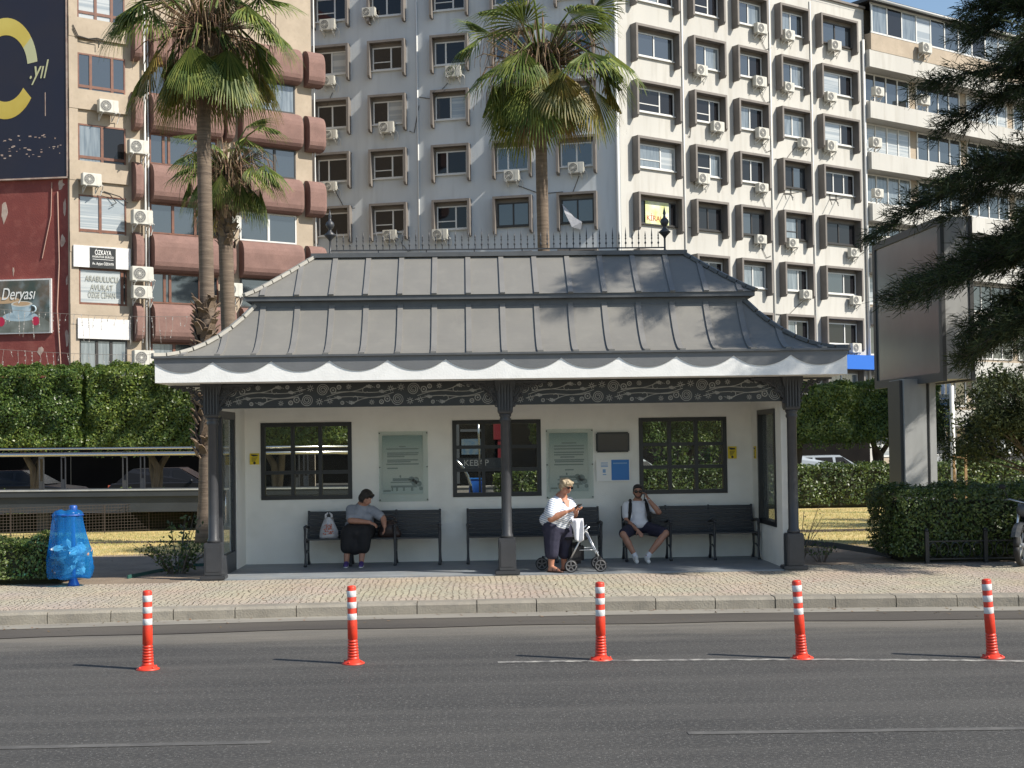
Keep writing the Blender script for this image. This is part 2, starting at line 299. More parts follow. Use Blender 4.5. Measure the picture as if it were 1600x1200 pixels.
    def cone(s, p, q, r1, r2, n=12, mi=0):                       # capsule with two radii
        p = Vector(p); q = Vector(q); d = q-p; L = d.length
        if L < 1e-6: d = Vector((0, 0, 1)); L = 1e-6
        d = d.normalized(); pts = []; rs = []
        for a in (80, 50, 25): pts.append(p-d*r1*sin(R(a))); rs.append(r1*cos(R(a)))
        pts += [p, q]; rs += [r1, r2]
        for a in (25, 50, 80): pts.append(q+d*r2*sin(R(a))); rs.append(r2*cos(R(a)))
        return s.tube(pts, rs, n, mi)
    def ell(s, c, r, rot=None, n=14, mi=0):
        c = Vector(c); vs = []; k = 9; rot = rot or Matrix.Identity(3)
        for i in range(k):
            t = -pi/2+pi*(i+.02)/(k-1+.04)
            for j in range(n): vs.append(c+rot@Vector((r[0]*cos(t)*cos(2*pi*j/n), r[1]*cos(t)*sin(2*pi*j/n), r[2]*sin(t))))
        fs = [(i*n+j, i*n+(j+1) % n, (i+1)*n+(j+1) % n, (i+1)*n+j) for i in range(k-1) for j in range(n)]+[tuple(range(n-1, -1, -1)), tuple((k-1)*n+j for j in range(n))]
        return s.add(vs, fs, mi, True)
    def xf(s, m, k=0):
        for i in range(k, len(s.v)): s.v[i] = m @ s.v[i]
        return s
    def mesh(s, mats, fixn=True): return mesh_of(s.v, s.f, mats if isinstance(mats, (list, tuple)) else [mats], s.mi, s.sm, fixn)
    def build(s, name, mats, parent=None, loc=(0, 0, 0), rz=0., world=False, fixn=True):
        if world:                                               # vertices were given in world space
            off = root_loc(parent) if parent else base_of(s.v)
            s.v = [p-off for p in s.v]
            return link(name, s.mesh(mats, fixn), parent, (0, 0, 0) if parent else off)
        return link(name, s.mesh(mats, fixn), parent, loc, rz)
def root_loc(o):
    v = Vector((0, 0, 0))
    while o: v = v+o.location; o = o.parent
    return v
def base_of(v):
    xs = [p[0] for p in v]; ys = [p[1] for p in v]; return Vector(((min(xs)+max(xs))/2, (min(ys)+max(ys))/2, min(p[2] for p in v)))
def thing(name, label, cat, loc=(0, 0, 0), rz=0., group=None):
    o = bpy.data.objects.new(name, None); COL.objects.link(o); o.location = loc; o.rotation_euler = (0, 0, rz); o.empty_display_size = .2
    return tag(o, label, cat, group)
def tag(o, label, cat, group=None):
    o['label'] = label; o['category'] = cat
    if group: o['group'] = group
    return o
def struct(o, kind='structure'): o['kind'] = kind; return o
def dup(root, loc, rz=0., label=None, scale=None):
    r = root.copy(); COL.objects.link(r); r.location = loc; r.rotation_euler = (0, 0, rz)
    if label: r['label'] = label
    if scale: r.scale = scale
    for ch in list(root.children):
        c = ch.copy(); COL.objects.link(c); c.parent = r
        for g in ch.children:
            d = g.copy(); COL.objects.link(d); d.parent = c
    return r
def quads(name, V, mats, parent=None, mi=None):                  # V: (n,4,3) array of loose quads, world space
    n = len(V); off = np.array(root_loc(parent)) if parent else np.array([V[:, :, 0].mean(), V[:, :, 1].mean(), V[:, :, 2].min()])
    me = bpy.data.meshes.new(name); me.vertices.add(n*4); me.loops.add(n*4); me.polygons.add(n)
    me.vertices.foreach_set('co', (V-off).reshape(-1).astype(np.float32)); me.loops.foreach_set('vertex_index', np.arange(n*4, dtype=np.int32))
    me.polygons.foreach_set('loop_start', np.arange(0, n*4, 4, dtype=np.int32)); me.polygons.foreach_set('loop_total', np.full(n, 4, dtype=np.int32))
    for m in (mats if isinstance(mats, (list, tuple)) else [mats]): me.materials.append(m)
    if mi is not None: me.polygons.foreach_set('material_index', mi.astype(np.int32))
    me.update(calc_edges=True)
    return link(name, me, parent, (0, 0, 0) if parent else tuple(off))
def unit(a): return a/np.maximum(np.linalg.norm(a, axis=-1, keepdims=True), 1e-9)
def leaf_quads(P, Nn, size, aspect=.55):                          # one pointed leaf per point, facing roughly along Nn
    n = len(P); t = unit(np.cross(Nn, rng.normal(size=(n, 3)))); t[:, 2] -= .35; t = unit(t-Nn*(t*Nn).sum(1, keepdims=True)); b = np.cross(Nn, t)
    s = (size*rng.uniform(.65, 1.3, n))[:, None]
    return np.stack([P-t*s*.5, P+b*s*aspect*.5-Nn*s*.08, P+t*s*.55, P-b*s*aspect*.5-Nn*s*.08], 1)
_font = None
def text(s, size, mat, name, parent, loc, rz=0., shear=0., align='CENTER', depth=.004, w=None):
    c = bpy.data.curves.new('t', 'FONT'); c.body = s; c.size = size; c.extrude = depth; c.shear = shear; c.align_x = align; c.align_y = 'CENTER'; c.offset = 0
    o = bpy.data.objects.new('t', c); COL.objects.link(o)
    dg = bpy.context.evaluated_depsgraph_get(); me = bpy.data.meshes.new_from_object(o.evaluated_get(dg)); bpy.data.objects.remove(o)
    me.materials.clear(); me.materials.append(mat)
    if w:                                                       # fit to a width
        xs = [v.co.x for v in me.vertices]; k = w/max(max(xs)-min(xs), 1e-6)
        for v in me.vertices: v.co.x *= k
    for v in me.vertices: v.co = Vector((v.co.x, -v.co.z, v.co.y))   # stands upright, faces -Y
    return link(name, me, parent, loc, rz)
def blob(mb, mat, name, parent, voxel=.008, it=5, extra=None):    # unites overlapping solids into one smooth continuous skin (world space)
    off = root_loc(parent); mb.v = [p-off for p in mb.v]
    o = bpy.data.objects.new('b', mb.mesh([mat])); COL.objects.link(o)
    r = o.modifiers.new('r', 'REMESH'); r.mode = 'VOXEL'; r.voxel_size = voxel
    s = o.modifiers.new('s', 'SMOOTH'); s.factor = .5; s.iterations = it
    dg = bpy.context.evaluated_depsgraph_get(); me = bpy.data.meshes.new_from_object(o.evaluated_get(dg)); bpy.data.objects.remove(o)
    me.materials.clear(); me.materials.append(mat); me.polygons.foreach_set('use_smooth', [True]*len(me.polygons)); me.polygons.foreach_set('material_index', [0]*len(me.polygons))
    return link(name, me, parent)

# ------------------------------------------------------------------ ground, road, kerb
def yk(x): return 17.54-.0085*(x-.6)**2 if abs(x) < 14 else 17.54-.0085*(14-.6)**2-.2*(abs(x)-14)
XS = [-120, -60, -30] + [x*.5 for x in range(-28, 29)] + [30, 60, 120]
def strip(name, f0, f1, z, mat, xs=XS):
    v = []; f = []
    for x in xs: v += [(x, f0(x), z), (x, f1(x), z)]
    f = [(2*i, 2*i+2, 2*i+3, 2*i+1) for i in range(len(xs)-1)]
    return struct(link(name, mesh_of(v, f, [mat], fixn=False)))
struct(link('ground', mesh_of([(-900, -300, -.03), (900, -300, -.03), (900, 1500, -.03), (-900, 1500, -.03)], [(0, 1, 2, 3)], [m_ground])))
strip('road', lambda x: -14, lambda x: yk(x)+.1, 0, m_asph)
strip('gutter', lambda x: yk(x)-1.2+.04*sin(x*2.3), lambda x: yk(x)-.4, .008, m_stain)
strip('gutter_apron', lambda x: yk(x)-.42, lambda x: yk(x)+.05, .012, m_gut)
def yl(x): return 13.65-.0235*(x-.3)**2*.9
strip('lane_marking', lambda x: yl(x)-.05, lambda x: yl(x)+.05, .004, m_line, [x*.25 for x in range(1, 40)])
strip('worn_lane_marking', lambda x: 10.21-.05, lambda x: 10.21+.05, .004, m_faint, [-9+.5*i for i in range(16)])
strip('faded_lane_marking', lambda x: 10.21-.05-.03*(x-1.6), lambda x: 10.21+.05-.03*(x-1.6), .004, m_faint, [1.6+.5*i for i in range(12)])
def slab(name, xs, f0, f1, z0, z1, mat):
    mb = MB(); k = 0
    for x in xs: mb.v += [Vector(p) for p in ((x, f0(x), z0), (x, f1(x), z0), (x, f0(x), z1), (x, f1(x), z1))]
    for i in range(len(xs)-1):
        a = 4*i; b = a+4
        for q in ((a+2, b+2, b+3, a+3), (a, b, b+2, a+2), (a+1, a+3, b+3, b+1)): mb.f.append(list(q)); mb.mi.append(0); mb.sm.append(False)
    return struct(link(name, mb.mesh([mat])))
slab('pavement', XS, lambda x: yk(x)+.3, lambda x: 20.72 if x < -4.2 else 21.75, -.02, .15, m_cob)
kb = MB(); x = -16.
while x < 16:                                                   # kerb stones with open joints, a few slightly out of line
    L = .765; j = random.uniform(-.006, .006); z = .155+random.uniform(-.004, .005)
    a, b = x+.006, x+L-.006
    p = [(yk(a)+j, -.02), (yk(a)+j, z-.03), (yk(a)+.03+j, z), (yk(a)+.305, z), (yk(a)+.305, -.02)]
    q = [(yk(b)+j, -.02), (yk(b)+j, z-.03), (yk(b)+.03+j, z), (yk(b)+.305, z), (yk(b)+.305, -.02)]
    kb.add([(a, y, zz) for y, zz in p]+[(b, y, zz) for y, zz in q], [(4, 3, 2, 1, 0), (5, 6, 7, 8, 9)]+[(i, (i+1) % 5, 5+(i+1) % 5, 5+i) for i in range(5)]); x += L
struct(kb.build('kerb', [m_kerb]))
slab('kerb_bed', XS, lambda x: yk(x)+.03, lambda x: yk(x)+.3, -.02, .125, m_stain)
slab('bare_earth', [-60, -20, -12, -8, -6, -4.3, 0, 5.2, 6, 7, 9, 14, 30, 60], lambda x: 20.7, lambda x: 26.2+.5*sin(x*.9) if x < 0 else 25+.9*sin(x*1.1), -.02, .148, m_earth)
slab('lawn', [-60+3*i for i in range(41)], lambda x: 20.75, lambda x: 43.5, -.02, .143, m_grass)
strip('back_street', lambda x: 43.4, lambda x: 120, .02, m_street)
# grass blades on the strips of lawn one sees
def blades(x0, x1, y0, y1, n):
    P = np.stack([rng.uniform(x0, x1, n), rng.uniform(y0, y1, n), np.full(n, .14)], 1)
    a = rng.uniform(0, 2*pi, n); t = np.stack([np.cos(a), np.sin(a), np.zeros(n)], 1)*.006; h = rng.uniform(.015, .05, n)[:, None]
    l = np.stack([rng.normal(size=n)*.4, rng.normal(size=n)*.4, np.ones(n)], 1)*h
    return np.stack([P-t, P+t, P+l+t*.2, P+l-t*.2], 1)
struct(quads('grass', np.concatenate([blades(-11, -4, 26, 33, 22000), blades(4.8, 12, 25, 38.5, 30000)]), m_blade), 'stuff')

n_ = 520; P = np.stack([rng.uniform(-9, 10, n_), rng.uniform(0, 1, n_), np.zeros(n_)], 1)
w_ = rng.random(n_); kx = 17.54-.0085*(P[:, 0]-.6)**2
P[:, 1] = np.where(w_ < .45, kx-rng.exponential(.28, n_)-.02, np.where(w_ < .7, kx+.4+rng.random(n_)*2.7, rng.uniform(20.8, 25, n_))); P[:, 2] = np.where(w_ < .45, .016, np.where(w_ < .7, .156, .155))
lv = leaf_quads(P, unit(np.array([0, 0, 1.])+rng.normal(0, .25, (n_, 3))), .05, .5); lv[:, :, 2] = np.maximum(lv[:, :, 2], np.where(w_ < .45, .014, .152)[:, None])
struct(quads('fallen_leaves', lv, M('dry_brown_leaf', (.2, .13, .06), .8, (.1, .06, .03), 3, island=.4)), 'stuff')

# ------------------------------------------------------------------ the bus shelter
XL, XR, XM, YC, YB, ZF = -3.93, 5.0, .555, 21.05, 23.45, .17
sh = thing('bus_shelter', 'long white bus shelter with a grey standing seam hipped roof and dark iron columns', 'bus shelter', (XM, 22.2, .15))
mb = MB(); mb.box(XL-.16, XR+.16, 20.93, YB+.15, .0, ZF); mb.build('floor', m_floor, sh, world=True)
# back wall with three window openings
wins = [(-3.56, -2.02), (-.29, 1.22), (2.92, 4.43)]; z0, z1 = 1.265, 2.57
mb = MB(); xs = [XL-.02]+[x for w_ in wins for x in w_]+[XR-.08]
mb.box(xs[0], xs[-1], YB, YB+.14, .1, z0); mb.box(xs[0], xs[-1], YB, YB+.14, z1, 3.2)
for i in range(0, len(xs), 2): mb.box(xs[i], xs[i+1], YB, YB+.14, z0, z1)
mb.build('back_wall', m_white, sh, world=True)
for a, b in wins:
    mb = MB(); t = .065; y0, y1 = YB-.015, YB+.12
    mb.box(a-.005, b+.005, y0, y1, z0-.005, z0+t); mb.box(a-.005, b+.005, y0, y1, z1-t, z1+.005)
    mb.box(a-.005, a+t, y0, y1, z0+t, z1-t); mb.box(b-t, b+.005, y0, y1, z0+t, z1-t)
    for i in (1, 2):
        xx = a+t+(b-a-2*t)*i/3; mb.box(xx-.03, xx+.03, y0+.004, y1-.004, z0+t, z1-t)
        zz = z0+t+(z1-z0-2*t)*i/3
        for k in range(3):
            x_0 = a+t+(b-a-2*t)*k/3+(.03 if k else 0); x_1 = a+t+(b-a-2*t)*(k+1)/3-(.03 if k < 2 else 0)
            mb.box(x_0, x_1, y0+.01, y1-.01, zz-.03, zz+.03)
    wf = mb.build('window', m_black, sh, world=True)
    g = MB(); g.box(a+.01, b-.01, YB+.05, YB+.056, z0+.01, z1-.01); g.build('pane', m_glass, wf, world=True)
# side walls: glazed door leaf on the left, framed pane in a white wall on the right
mb = MB(); mb.box(XL-.02, XL+.1, 22.55, YB, .1, 3.2); mb.box(XL-.02, XL+.1, 21.3, 22.55, 2.74, 3.2); mb.build('side_wall', m_white, sh, world=True)
mb = MB(); x0, x1 = XL+.02, XL+.09
for a, b, c, d in ((21.3, 21.42, .17, 2.74), (22.43, 22.55, .17, 2.74), (21.42, 22.43, 2.62, 2.74), (21.42, 22.43, .17, .48)): mb.box(x0, x1, a, b, c, d)
df = mb.build('door', m_iron, sh, world=True)
g = MB(); g.box(XL+.05, XL+.056, 21.42, 22.43, .48, 2.62); g.build('pane', m_glass2, df, world=True)
h = MB(); h.tube([(XL+.13, 21.36, 1.0), (XL+.13, 21.36, 1.5)], .012); h.build('handle', m_steel, df, world=True)
mb = MB(); xa, xb = XR-.13, XR-.01
mb.box(xa, xb, 21.22, YB, .1, .78); mb.box(xa, xb, 21.22, YB, 2.66, 3.2); mb.box(xa, xb, 21.22, 21.62, .78, 2.66); mb.box(xa, xb, 22.9, YB, .78, 2.66); mb.build('side_wall', m_white, sh, world=True)
mb = MB(); x0, x1 = xa-.02, xb+.02
for a, b, c, d in ((21.615, 21.69, .775, 2.665), (22.83, 22.905, .775, 2.665), (21.69, 22.83, 2.59, 2.665), (21.69, 22.83, .775, .85)): mb.box(x0, x1, a, b, c, d)
df = mb.build('side_window', m_black, sh, world=True)
g = MB(); g.box(XR-.08, XR-.074, 21.69, 22.83, .85, 2.59); g.build('pane', m_glass2, df, world=True)
# soffit and eaves band
EX0, EX1, EY0, EY1 = -4.63, 5.68, 20.3, 24.2
mb = MB(); mb.box(EX0+.1, EX1-.1, EY0+.1, EY1-.1, 3.145, 3.2); mb.build('soffit', m_fascia, sh, world=True)
mb = MB(); mb.box(EX0, EX1, EY0, EY0+.1, 3.14, 3.5); mb.box(EX0, EX1, EY1-.1, EY1, 3.14, 3.5); mb.box(EX0, EX0+.1, EY0+.1, EY1-.1, 3.14, 3.5); mb.box(EX1-.1, EX1, EY0+.1, EY1-.1, 3.14, 3.5)
mb.build('fascia', m_fascia, sh, world=True)
mb = MB()
def scallop(p0, p1, n, out):
    p0, p1, out = Vector(p0), Vector(p1), Vector(out); top = 3.5; m_ = 14; lo_, hi_ = [], []
    for i in range(n*m_+1):
        u = i/(n*m_); f_ = (i % m_)/m_ if i < n*m_ else 1.
        z = 3.285+.155*abs(2*f_-1)**2.1
        p = p0.lerp(p1, u); lo_.append(Vector((p.x, p.y, z))); hi_.append(Vector((p.x, p.y, top)))
    for i in range(len(lo_)-1):
        a, b, c, d = lo_[i], lo_[i+1], hi_[i+1], hi_[i]
        mb.add([a, b, c, d, a+out, b+out, c+out, d+out], [(4, 5, 6, 7), (0, 1, 5, 4), (3, 2, 1, 0), (7, 6, 2, 3)])
scallop((EX0-.012, EY0, 0), (EX1+.012, EY0, 0), 12, (0, -.012, 0)); scallop((EX1, EY0, 0), (EX1, EY1, 0), 5, (.012, 0, 0)); scallop((EX0, EY1, 0), (EX0, EY0, 0), 5, (-.012, 0, 0)); scallop((EX1, EY1, 0), (EX0, EY1, 0), 12, (0, .012, 0))
mb.build('scalloped_trim', m_scallop, sh, world=True, fixn=True)
mb = MB(); mb.box(EX0-.05, EX1+.05, EY0-.05, EY1+.05, 3.5, 3.53); mb.build('drip_edge', m_zinc2, sh, world=True)
# the two roof tiers: curved lower skirt, steeper upper hip
def tier(name, ex, ey, top_ix, top_iy, zl, zh, pw, seamw):
    x0_, x1_ = ex; y0_, y1_ = ey; K = 14
    def ring(t): return x0_+top_ix*t, x1_-top_ix*t, y0_+top_iy*t, y1_-top_iy*t, zl+(zh-zl)*t**pw
    mb = MB(); vs = []
    for i in range(K+1):
        a, b, c, d, z = ring(i/K); vs += [(a, c, z), (b, c, z), (b, d, z), (a, d, z)]
    fs = [(4*i+j, 4*i+(j+1) % 4, 4*i+4+(j+1) % 4, 4*i+4+j) for i in range(K) for j in range(4)]+[(4*K, 4*K+1, 4*K+2, 4*K+3)]
    mb.add(vs, fs); s = mb
    def seam(P):                                                # P(t) gives the line; raised batten along it
        n_ = 9
        for i in range(n_):
            a, b = Vector(P(i/n_)), Vector(P((i+1)/n_))
            if (b-a).length > 1e-4: s.bar(a+Vector((0, 0, .008)), b+Vector((0, 0, .008)), seamw, .036, 1)
    cx = XM-.01; N = int((x1_-x0_)/2/.532)+1
    for k in range(-N, N+1):
        X = cx+k*.532
        tm = min(1, (X-x0_)/top_ix, (x1_-X)/top_ix)
        if tm < .06: continue
        for sy in (0, 1):
            seam(lambda u: (X, (y0_+top_iy*tm*u) if sy == 0 else (y1_-top_iy*tm*u), zl+(zh-zl)*(tm*u)**pw))
    cy = (y0_+y1_)/2
    for k in range(-4, 5):
        Y = cy+k*.532; tm = min(1, (Y-y0_)/top_iy, (y1_-Y)/top_iy)
        if tm < .06: continue
        for sx in (0, 1): seam(lambda u: ((x0_+top_ix*tm*u) if sx == 0 else (x1_-top_ix*tm*u), Y, zl+(zh-zl)*(tm*u)**pw))
    rf = mb.build(name, [m_zinc, m_batten], sh, world=True)
    for sx in (0, 1):
        for sy in (0, 1):
            P = lambda t: Vector((x0_+top_ix*t if sx == 0 else x1_-top_ix*t, y0_+top_iy*t if sy == 0 else y1_-top_iy*t, zl+(zh-zl)*t**pw+.025))
            h = MB()
            for i in range(8): h.bar(P(i/8), P((i+1)/8-.012), .085, .05)
            h.build('hip_capping', m_hipcap if sx == 0 else m_zinc2, rf, world=True)  # left hips get the lit tone, right hips the dark one
    return rf
tier('lower_roof', (EX0-.03, EX1+.03), (EY0-.03, EY1+.03), 1.36, 1.08, 3.53, 4.37, 2.05, .085)
UX0, UX1, UY0, UY1 = -3.44, 4.5, 21.22, 23.28
mb = MB(); mb.box(UX0+.1, UX1-.1, UY0+.1, UY1-.1, 4.3, 4.43); mb.box(UX0, UX1, UY0, UY1, 4.43, 4.5); mb.build('upper_eaves', m_zinc2, sh, world=True)
tier('upper_roof', (UX0-.02, UX1+.02), (UY0-.02, UY1+.02), 1.02, .86, 4.5, 5.22, 1.12, .08)
mb = MB(); mb.box(UX0+.93, UX1-.93, UY0+.76, UY1-.76, 5.2, 5.27); mb.build('ridge_capping', m_zinc2, sh, world=True)
# cresting along the ridge
mb = MB(); yr = 22.2; cx0, cx1 = -2.22, 3.24
mb.bar((cx0, yr, 5.34), (cx1, yr, 5.34), .02); n_ = 51
for i in range(8): xx = cx0+(cx1-cx0)*i/7; mb.bar((xx, yr, 5.26), (xx, yr, 5.34), .02)
for i in range(1, n_):
    xx = cx0+(cx1-cx0)*i/n_; hh = .34 if i % 2 else .27
    mb.lathe([(.006, 0), (.007, .05), (.02, .075), (.007, .1), (.007, .13), (.016, .15), (.008, .17), (.013, .19), (.001, hh)], (xx, yr, 5.345), 6)
mb.build('ridge_cresting', m_iron, sh, world=True)
for xx in (cx0, cx1):
    mb = MB(); mb.lathe([(.03, 0), (.03, .03), (.016, .04), (.016, .22), (.03, .25), (.09, .31), (.1, .325), (.035, .38), (.022, .41), (.055, .44), (.072, .49), (.06, .53), (.025, .56), (.018, .6), (.026, .63), (.001, .75)], (xx, yr, 5.27), 14)
    mb.build('finial', m_iron, sh, world=True)
# columns
for cx in (XL, XM, XR):
    mb = MB(); mb.lathe([(.085, .72), (.098, .725), (.098, .76), (.08, .79), (.078, 1.3), (.074, 2.5), (.09, 2.52), (.09, 2.55), (.078, 2.57), (.095, 2.6), (.095, 2.63)], (cx, YC, 0), 20)
    c = mb.build('column', m_iron, sh, world=True)
    mb = MB(); mb.bbox(cx-.19, cx+.19, YC-.15, YC+.15, ZF-.01, ZF+.055, .012); mb.bbox(cx-.135, cx+.135, YC-.12, YC+.12, ZF+.05, .72, .015); mb.bbox(cx-.105, cx+.105, YC-.126, YC-.115, ZF+.11, .66, .004)
    mb.build('pedestal', m_iron, c, world=True)
    mb = MB(); vs = []
    for hw, hd, z in ((.1, .1, 2.63), (.115, .115, 2.66), (.12, .12, 2.95), (.16, .14, 3.08), (.16, .14, 3.15)): vs += [(cx-hw, YC-hd, z), (cx+hw, YC-hd, z), (cx+hw, YC+hd, z), (cx-hw, YC+hd, z)]
    mb.add(vs, [(4*i+j, 4*i+(j+1) % 4, 4*i+4+(j+1) % 4, 4*i+4+j) for i in range(4) for j in range(4)]+[(0, 3, 2, 1), (16, 17, 18, 19)])
    for k in range(-2, 3): mb.box(cx+k*.045-.012, cx+k*.045+.012, YC-.15, YC-.1, 2.68, 3.1)
    mb.build('capital', m_iron, c, world=True)
    # filigree brackets: a curved outer arm filled with scrolls
    for sgn in (-1, 1):
        inner = (cx, sgn) not in ((XL, -1), (XR, 1)); yb = YC-.075 if inner else YC; mb = MB(); q = [(.52*(1-cos(t)), 2.66+.45*sin(t)) for t in [R(a) for a in range(0, 91, 6)]]
        if inner: mb.prism([(cx+sgn*(.1+a), z) for a, z in q]+[(cx+sgn*.1, 3.12)], yb, yb+.02)
        mb.tube([(cx+sgn*(.1+a), yb, z) for a, z in q], .016, 6); mb.bar((cx+sgn*.1, yb, 3.115), (cx+sgn*.64, yb, 3.115), .03)
        for (a, z, r_) in ((.09, 3.0, .08), (.22, 3.04, .06), (.05, 2.86, .05), (.33, 3.065, .042), (.14, 2.92, .04), (.43, 3.085, .028), (.035, 2.76, .032)):
            mb.tube([(cx+sgn*(.1+a+r_*(1-t/14)*cos(t)), yb-.006, z+r_*(1-t/14)*sin(t)) for t in [k*.5 for k in range(24)]], .0105, 5)
        for k in range(5): aa = R(15+k*16); mb.tube([(cx+sgn*(.1+.52*(1-cos(aa))), yb-.004, 2.66+.45*sin(aa)), (cx+sgn*(.1+.3*(1-cos(aa))), yb-.004, 2.8+.32*sin(aa))], .009, 5)
        mb.build('scroll_bracket', m_iron, c, world=True)
# frieze and its pierced ornament
mb = MB()
for a, b in ((XL+.1, XM-.1), (XM+.1, XR-.1)): mb.box(a, b, YC-.03, YC+.03, 2.765, 3.145)
fz = mb.build('frieze', m_black, sh, world=True)
mb = MB()
def wire(pts, r_=.0065): mb.tube([(a, YC-.036, b) for a, b in pts], r_, 5)
def spiral(cx, cz, r0, turns, sg=1, ph=0): wire([(cx+r0*(1-t/(turns*2*pi)*.86)*cos(sg*t+ph), cz+r0*(1-t/(turns*2*pi)*.86)*sin(sg*t+ph)) for t in [i*.32 for i in range(int(turns*2*pi/.32))]])
def disc(cx, cz, r_, n=10): mb.lathe([(r_, -.004), (r_, .004)], (cx, YC-.034, cz), n, axis='y', sm=False)
def ringo(cx, cz, r_): wire([(cx+r_*cos(t), cz+r_*sin(t)) for t in [i*2*pi/14 for i in range(15)]], .009); disc(cx, cz, r_*.35, 8)
def star(cx, cz, r_):
    for k in range(8): a = k*pi/4; wire([(cx+r_*.35*cos(a), cz+r_*.35*sin(a)), (cx+r_*cos(a), cz+r_*sin(a))], .006)
    wire([(cx+r_*.4*cos(t), cz+r_*.4*sin(t)) for t in [i*2*pi/10 for i in range(11)]], .006)
def grapes(cx, cz, s):
    for i, (a, b) in enumerate(((0, 0), (.03, .012), (.03, -.014), (.058, .004), (.056, -.022), (.085, -.01), (.11, -.016))): disc(cx+s*a, cz+s*b, .02-.0022*i, 8)
def motif(x, L):
    zc = 2.955
    for s in (1, -1):                                           # point-symmetrical halves
        X = lambda u: x+(u if s == 1 else L-u); Z = lambda v: zc+s*v
        spiral(X(.12), Z(.075), .095, 3, 1, 0 if s == 1 else pi)
        ringo(X(.28), Z(.07), .042); ringo(X(.37), Z(.115), .03); star(X(.52), Z(.12), .042); ringo(X(.97), Z(.125), .024)
        star(X(1.16), Z(.09), .05); star(X(1.32), Z(.105), .055)
        wire([(X(.18+.62*u), Z(-.03+.16*u**1.2+.02*sin(u*6))) for u in [i/14 for i in range(15)]])
        wire([(X(.14+1.0*u), Z(-.09*(1-u)+.03*sin(u*5.5))) for u in [i/16 for i in range(17)]])
        wire([(X(.78+.075*cos(t)*(1-t/9)), Z(.06+.07*sin(t)*(1-t/9))) for t in [1.2+i*.35 for i in range(14)]])
        grapes(X(.8), Z(.125), s); grapes(X(1.0), Z(.045), s*.8)
for a, b in ((XL+.2, XM-.12), (XM+.2, XR-.12)):
    n_ = 3; L = (b-a)/n_
    for k in range(n_): motif(a+k*L-.02, L)
mb.build('frieze_ornament', m_orn, fz, world=True)

# ------------------------------------------------------------------ things fixed to the shelter's back wall
YW = YB-.012
def poster(label, px, lines):
    x0, x1, z0, z1 = W(px[0], 678, YW).x, W(px[1], 678, YW).x, 1.2, 2.38
    t = thing('information_panel', label, 'poster', ((x0+x1)/2, YW, z0), group='acrylic history panels on the shelter wall')
    g = MB(); g.box(x0-.06, x1+.09, YW-.03, YW-.026, z0, z1+.02); g.build('acrylic_sheet', glass('clear_acrylic', .07, (.6, .62, .6), .1), t, world=True)
    m = M('teal_to_grey_print', (.36, .37, .34), .5); n = m.node_tree; N = n.nodes; L = n.links      # a printed tint: the poster's own picture
    ge = N.new('ShaderNodeNewGeometry'); sp = N.new('ShaderNodeSeparateXYZ'); L.new(ge.outputs['Position'], sp.inputs[0])
    rp = N.new('ShaderNodeValToRGB'); mr = N.new('ShaderNodeMapRange'); mr.inputs[1].default_value = 1.3; mr.inputs[2].default_value = 2.33; L.new(sp.outputs[2], mr.inputs[0]); L.new(mr.outputs[0], rp.inputs[0])
    cr = rp.color_ramp; cr.elements[0].color = (.55, .6, .58, 1); cr.elements[1].color = (.25, .35, .34, 1)
    for p_, c_ in ((.12, (.58, .61, .58, 1)), (.35, (.7, .67, .61, 1)), (.65, (.6, .6, .56, 1)), (.85, (.42, .5, .48, 1))): e = cr.elements.new(p_); e.color = c_
    L.new(rp.outputs[0], N['Principled BSDF'].inputs['Base Color'])
    p = MB(); p.box(x0, x1, YW-.014, YW-.01, z0+.13, 2.33); pr = p.build('print', m, t, world=True)
    p = MB(); w_ = x1-x0
    for i, (u0, u1, z) in enumerate(lines): p.box(x0+w_*u0, x0+w_*u1, YW-.0175, YW-.0145, z-.011, z+.011)
    for u0, u1, za, zb in ((.2, .8, 1.52, 1.54), (.25, .72, 1.55, 1.6), (.2, .85, 1.44, 1.475), (.22, .26, 1.38, 1.44), (.33, .38, 1.38, 1.44), (.5, .55, 1.38, 1.44), (.7, .76, 1.38, 1.44), (.02, .2, 1.37, 1.4), (.42, .46, 1.61, 1.65)): p.box(x0+w_*u0, x0+w_*u1, YW-.0175, YW-.0145, za, zb)
    for u, z, r_ in ((.72, 1.58, .05), (.82, 1.56, .06), (.9, 1.5, .05), (.78, 1.52, .05), (.95, 1.42, .035)): p.lathe([(r_, -.0015), (r_, .0015)], (x0+w_*u, YW-.016, z), 9, axis='y', sm=False)
    p.build('printed_drawing', m_txtg, pr, world=True)
    s = MB()
    for xx in (x0-.045, x1+.075):
        for zz in (z0+.03, (z0+z1)/2, z1-.01): s.lathe([(.012, -.035), (.012, .0)], (xx, YW, zz), 8, axis='y')
    s.build('standoff_screws', m_iron, t, world=True)
poster('clear acrylic panel with pale teal print above the bench of the seated woman in black', (597, 660), [(.42, .58, 2.14), (.1, .9, 2.1), (.12, .9, 2.03), (.12, .88, 2.0), (.12, .55, 1.97), (.12, .88, 1.91), (.12, .7, 1.88), (.1, .9, 1.84), (.12, .38, 1.77)])
poster('clear acrylic panel with pale teal print behind the standing woman in the striped top', (858, 918), [(.32, .7, 2.16), (.12, .9, 2.11), (.12, .9, 2.06), (.12, .9, 2.0), (.12, .88, 1.96), (.28, .65, 1.92), (.12, .9, 1.87), (.14, .88, 1.84), (.12, .88, 1.79), (.4, .62, 1.7)])
t = thing('display_screen', 'blank black display screen on the white wall above the small blue notice', 'screen', (2.46, YW, 2.0))
mb = MB(); mb.bbox(2.17, 2.745, YW-.06, YW+.01, 1.99, 2.335, .02); mb.build('casing', m_black, t, world=True)
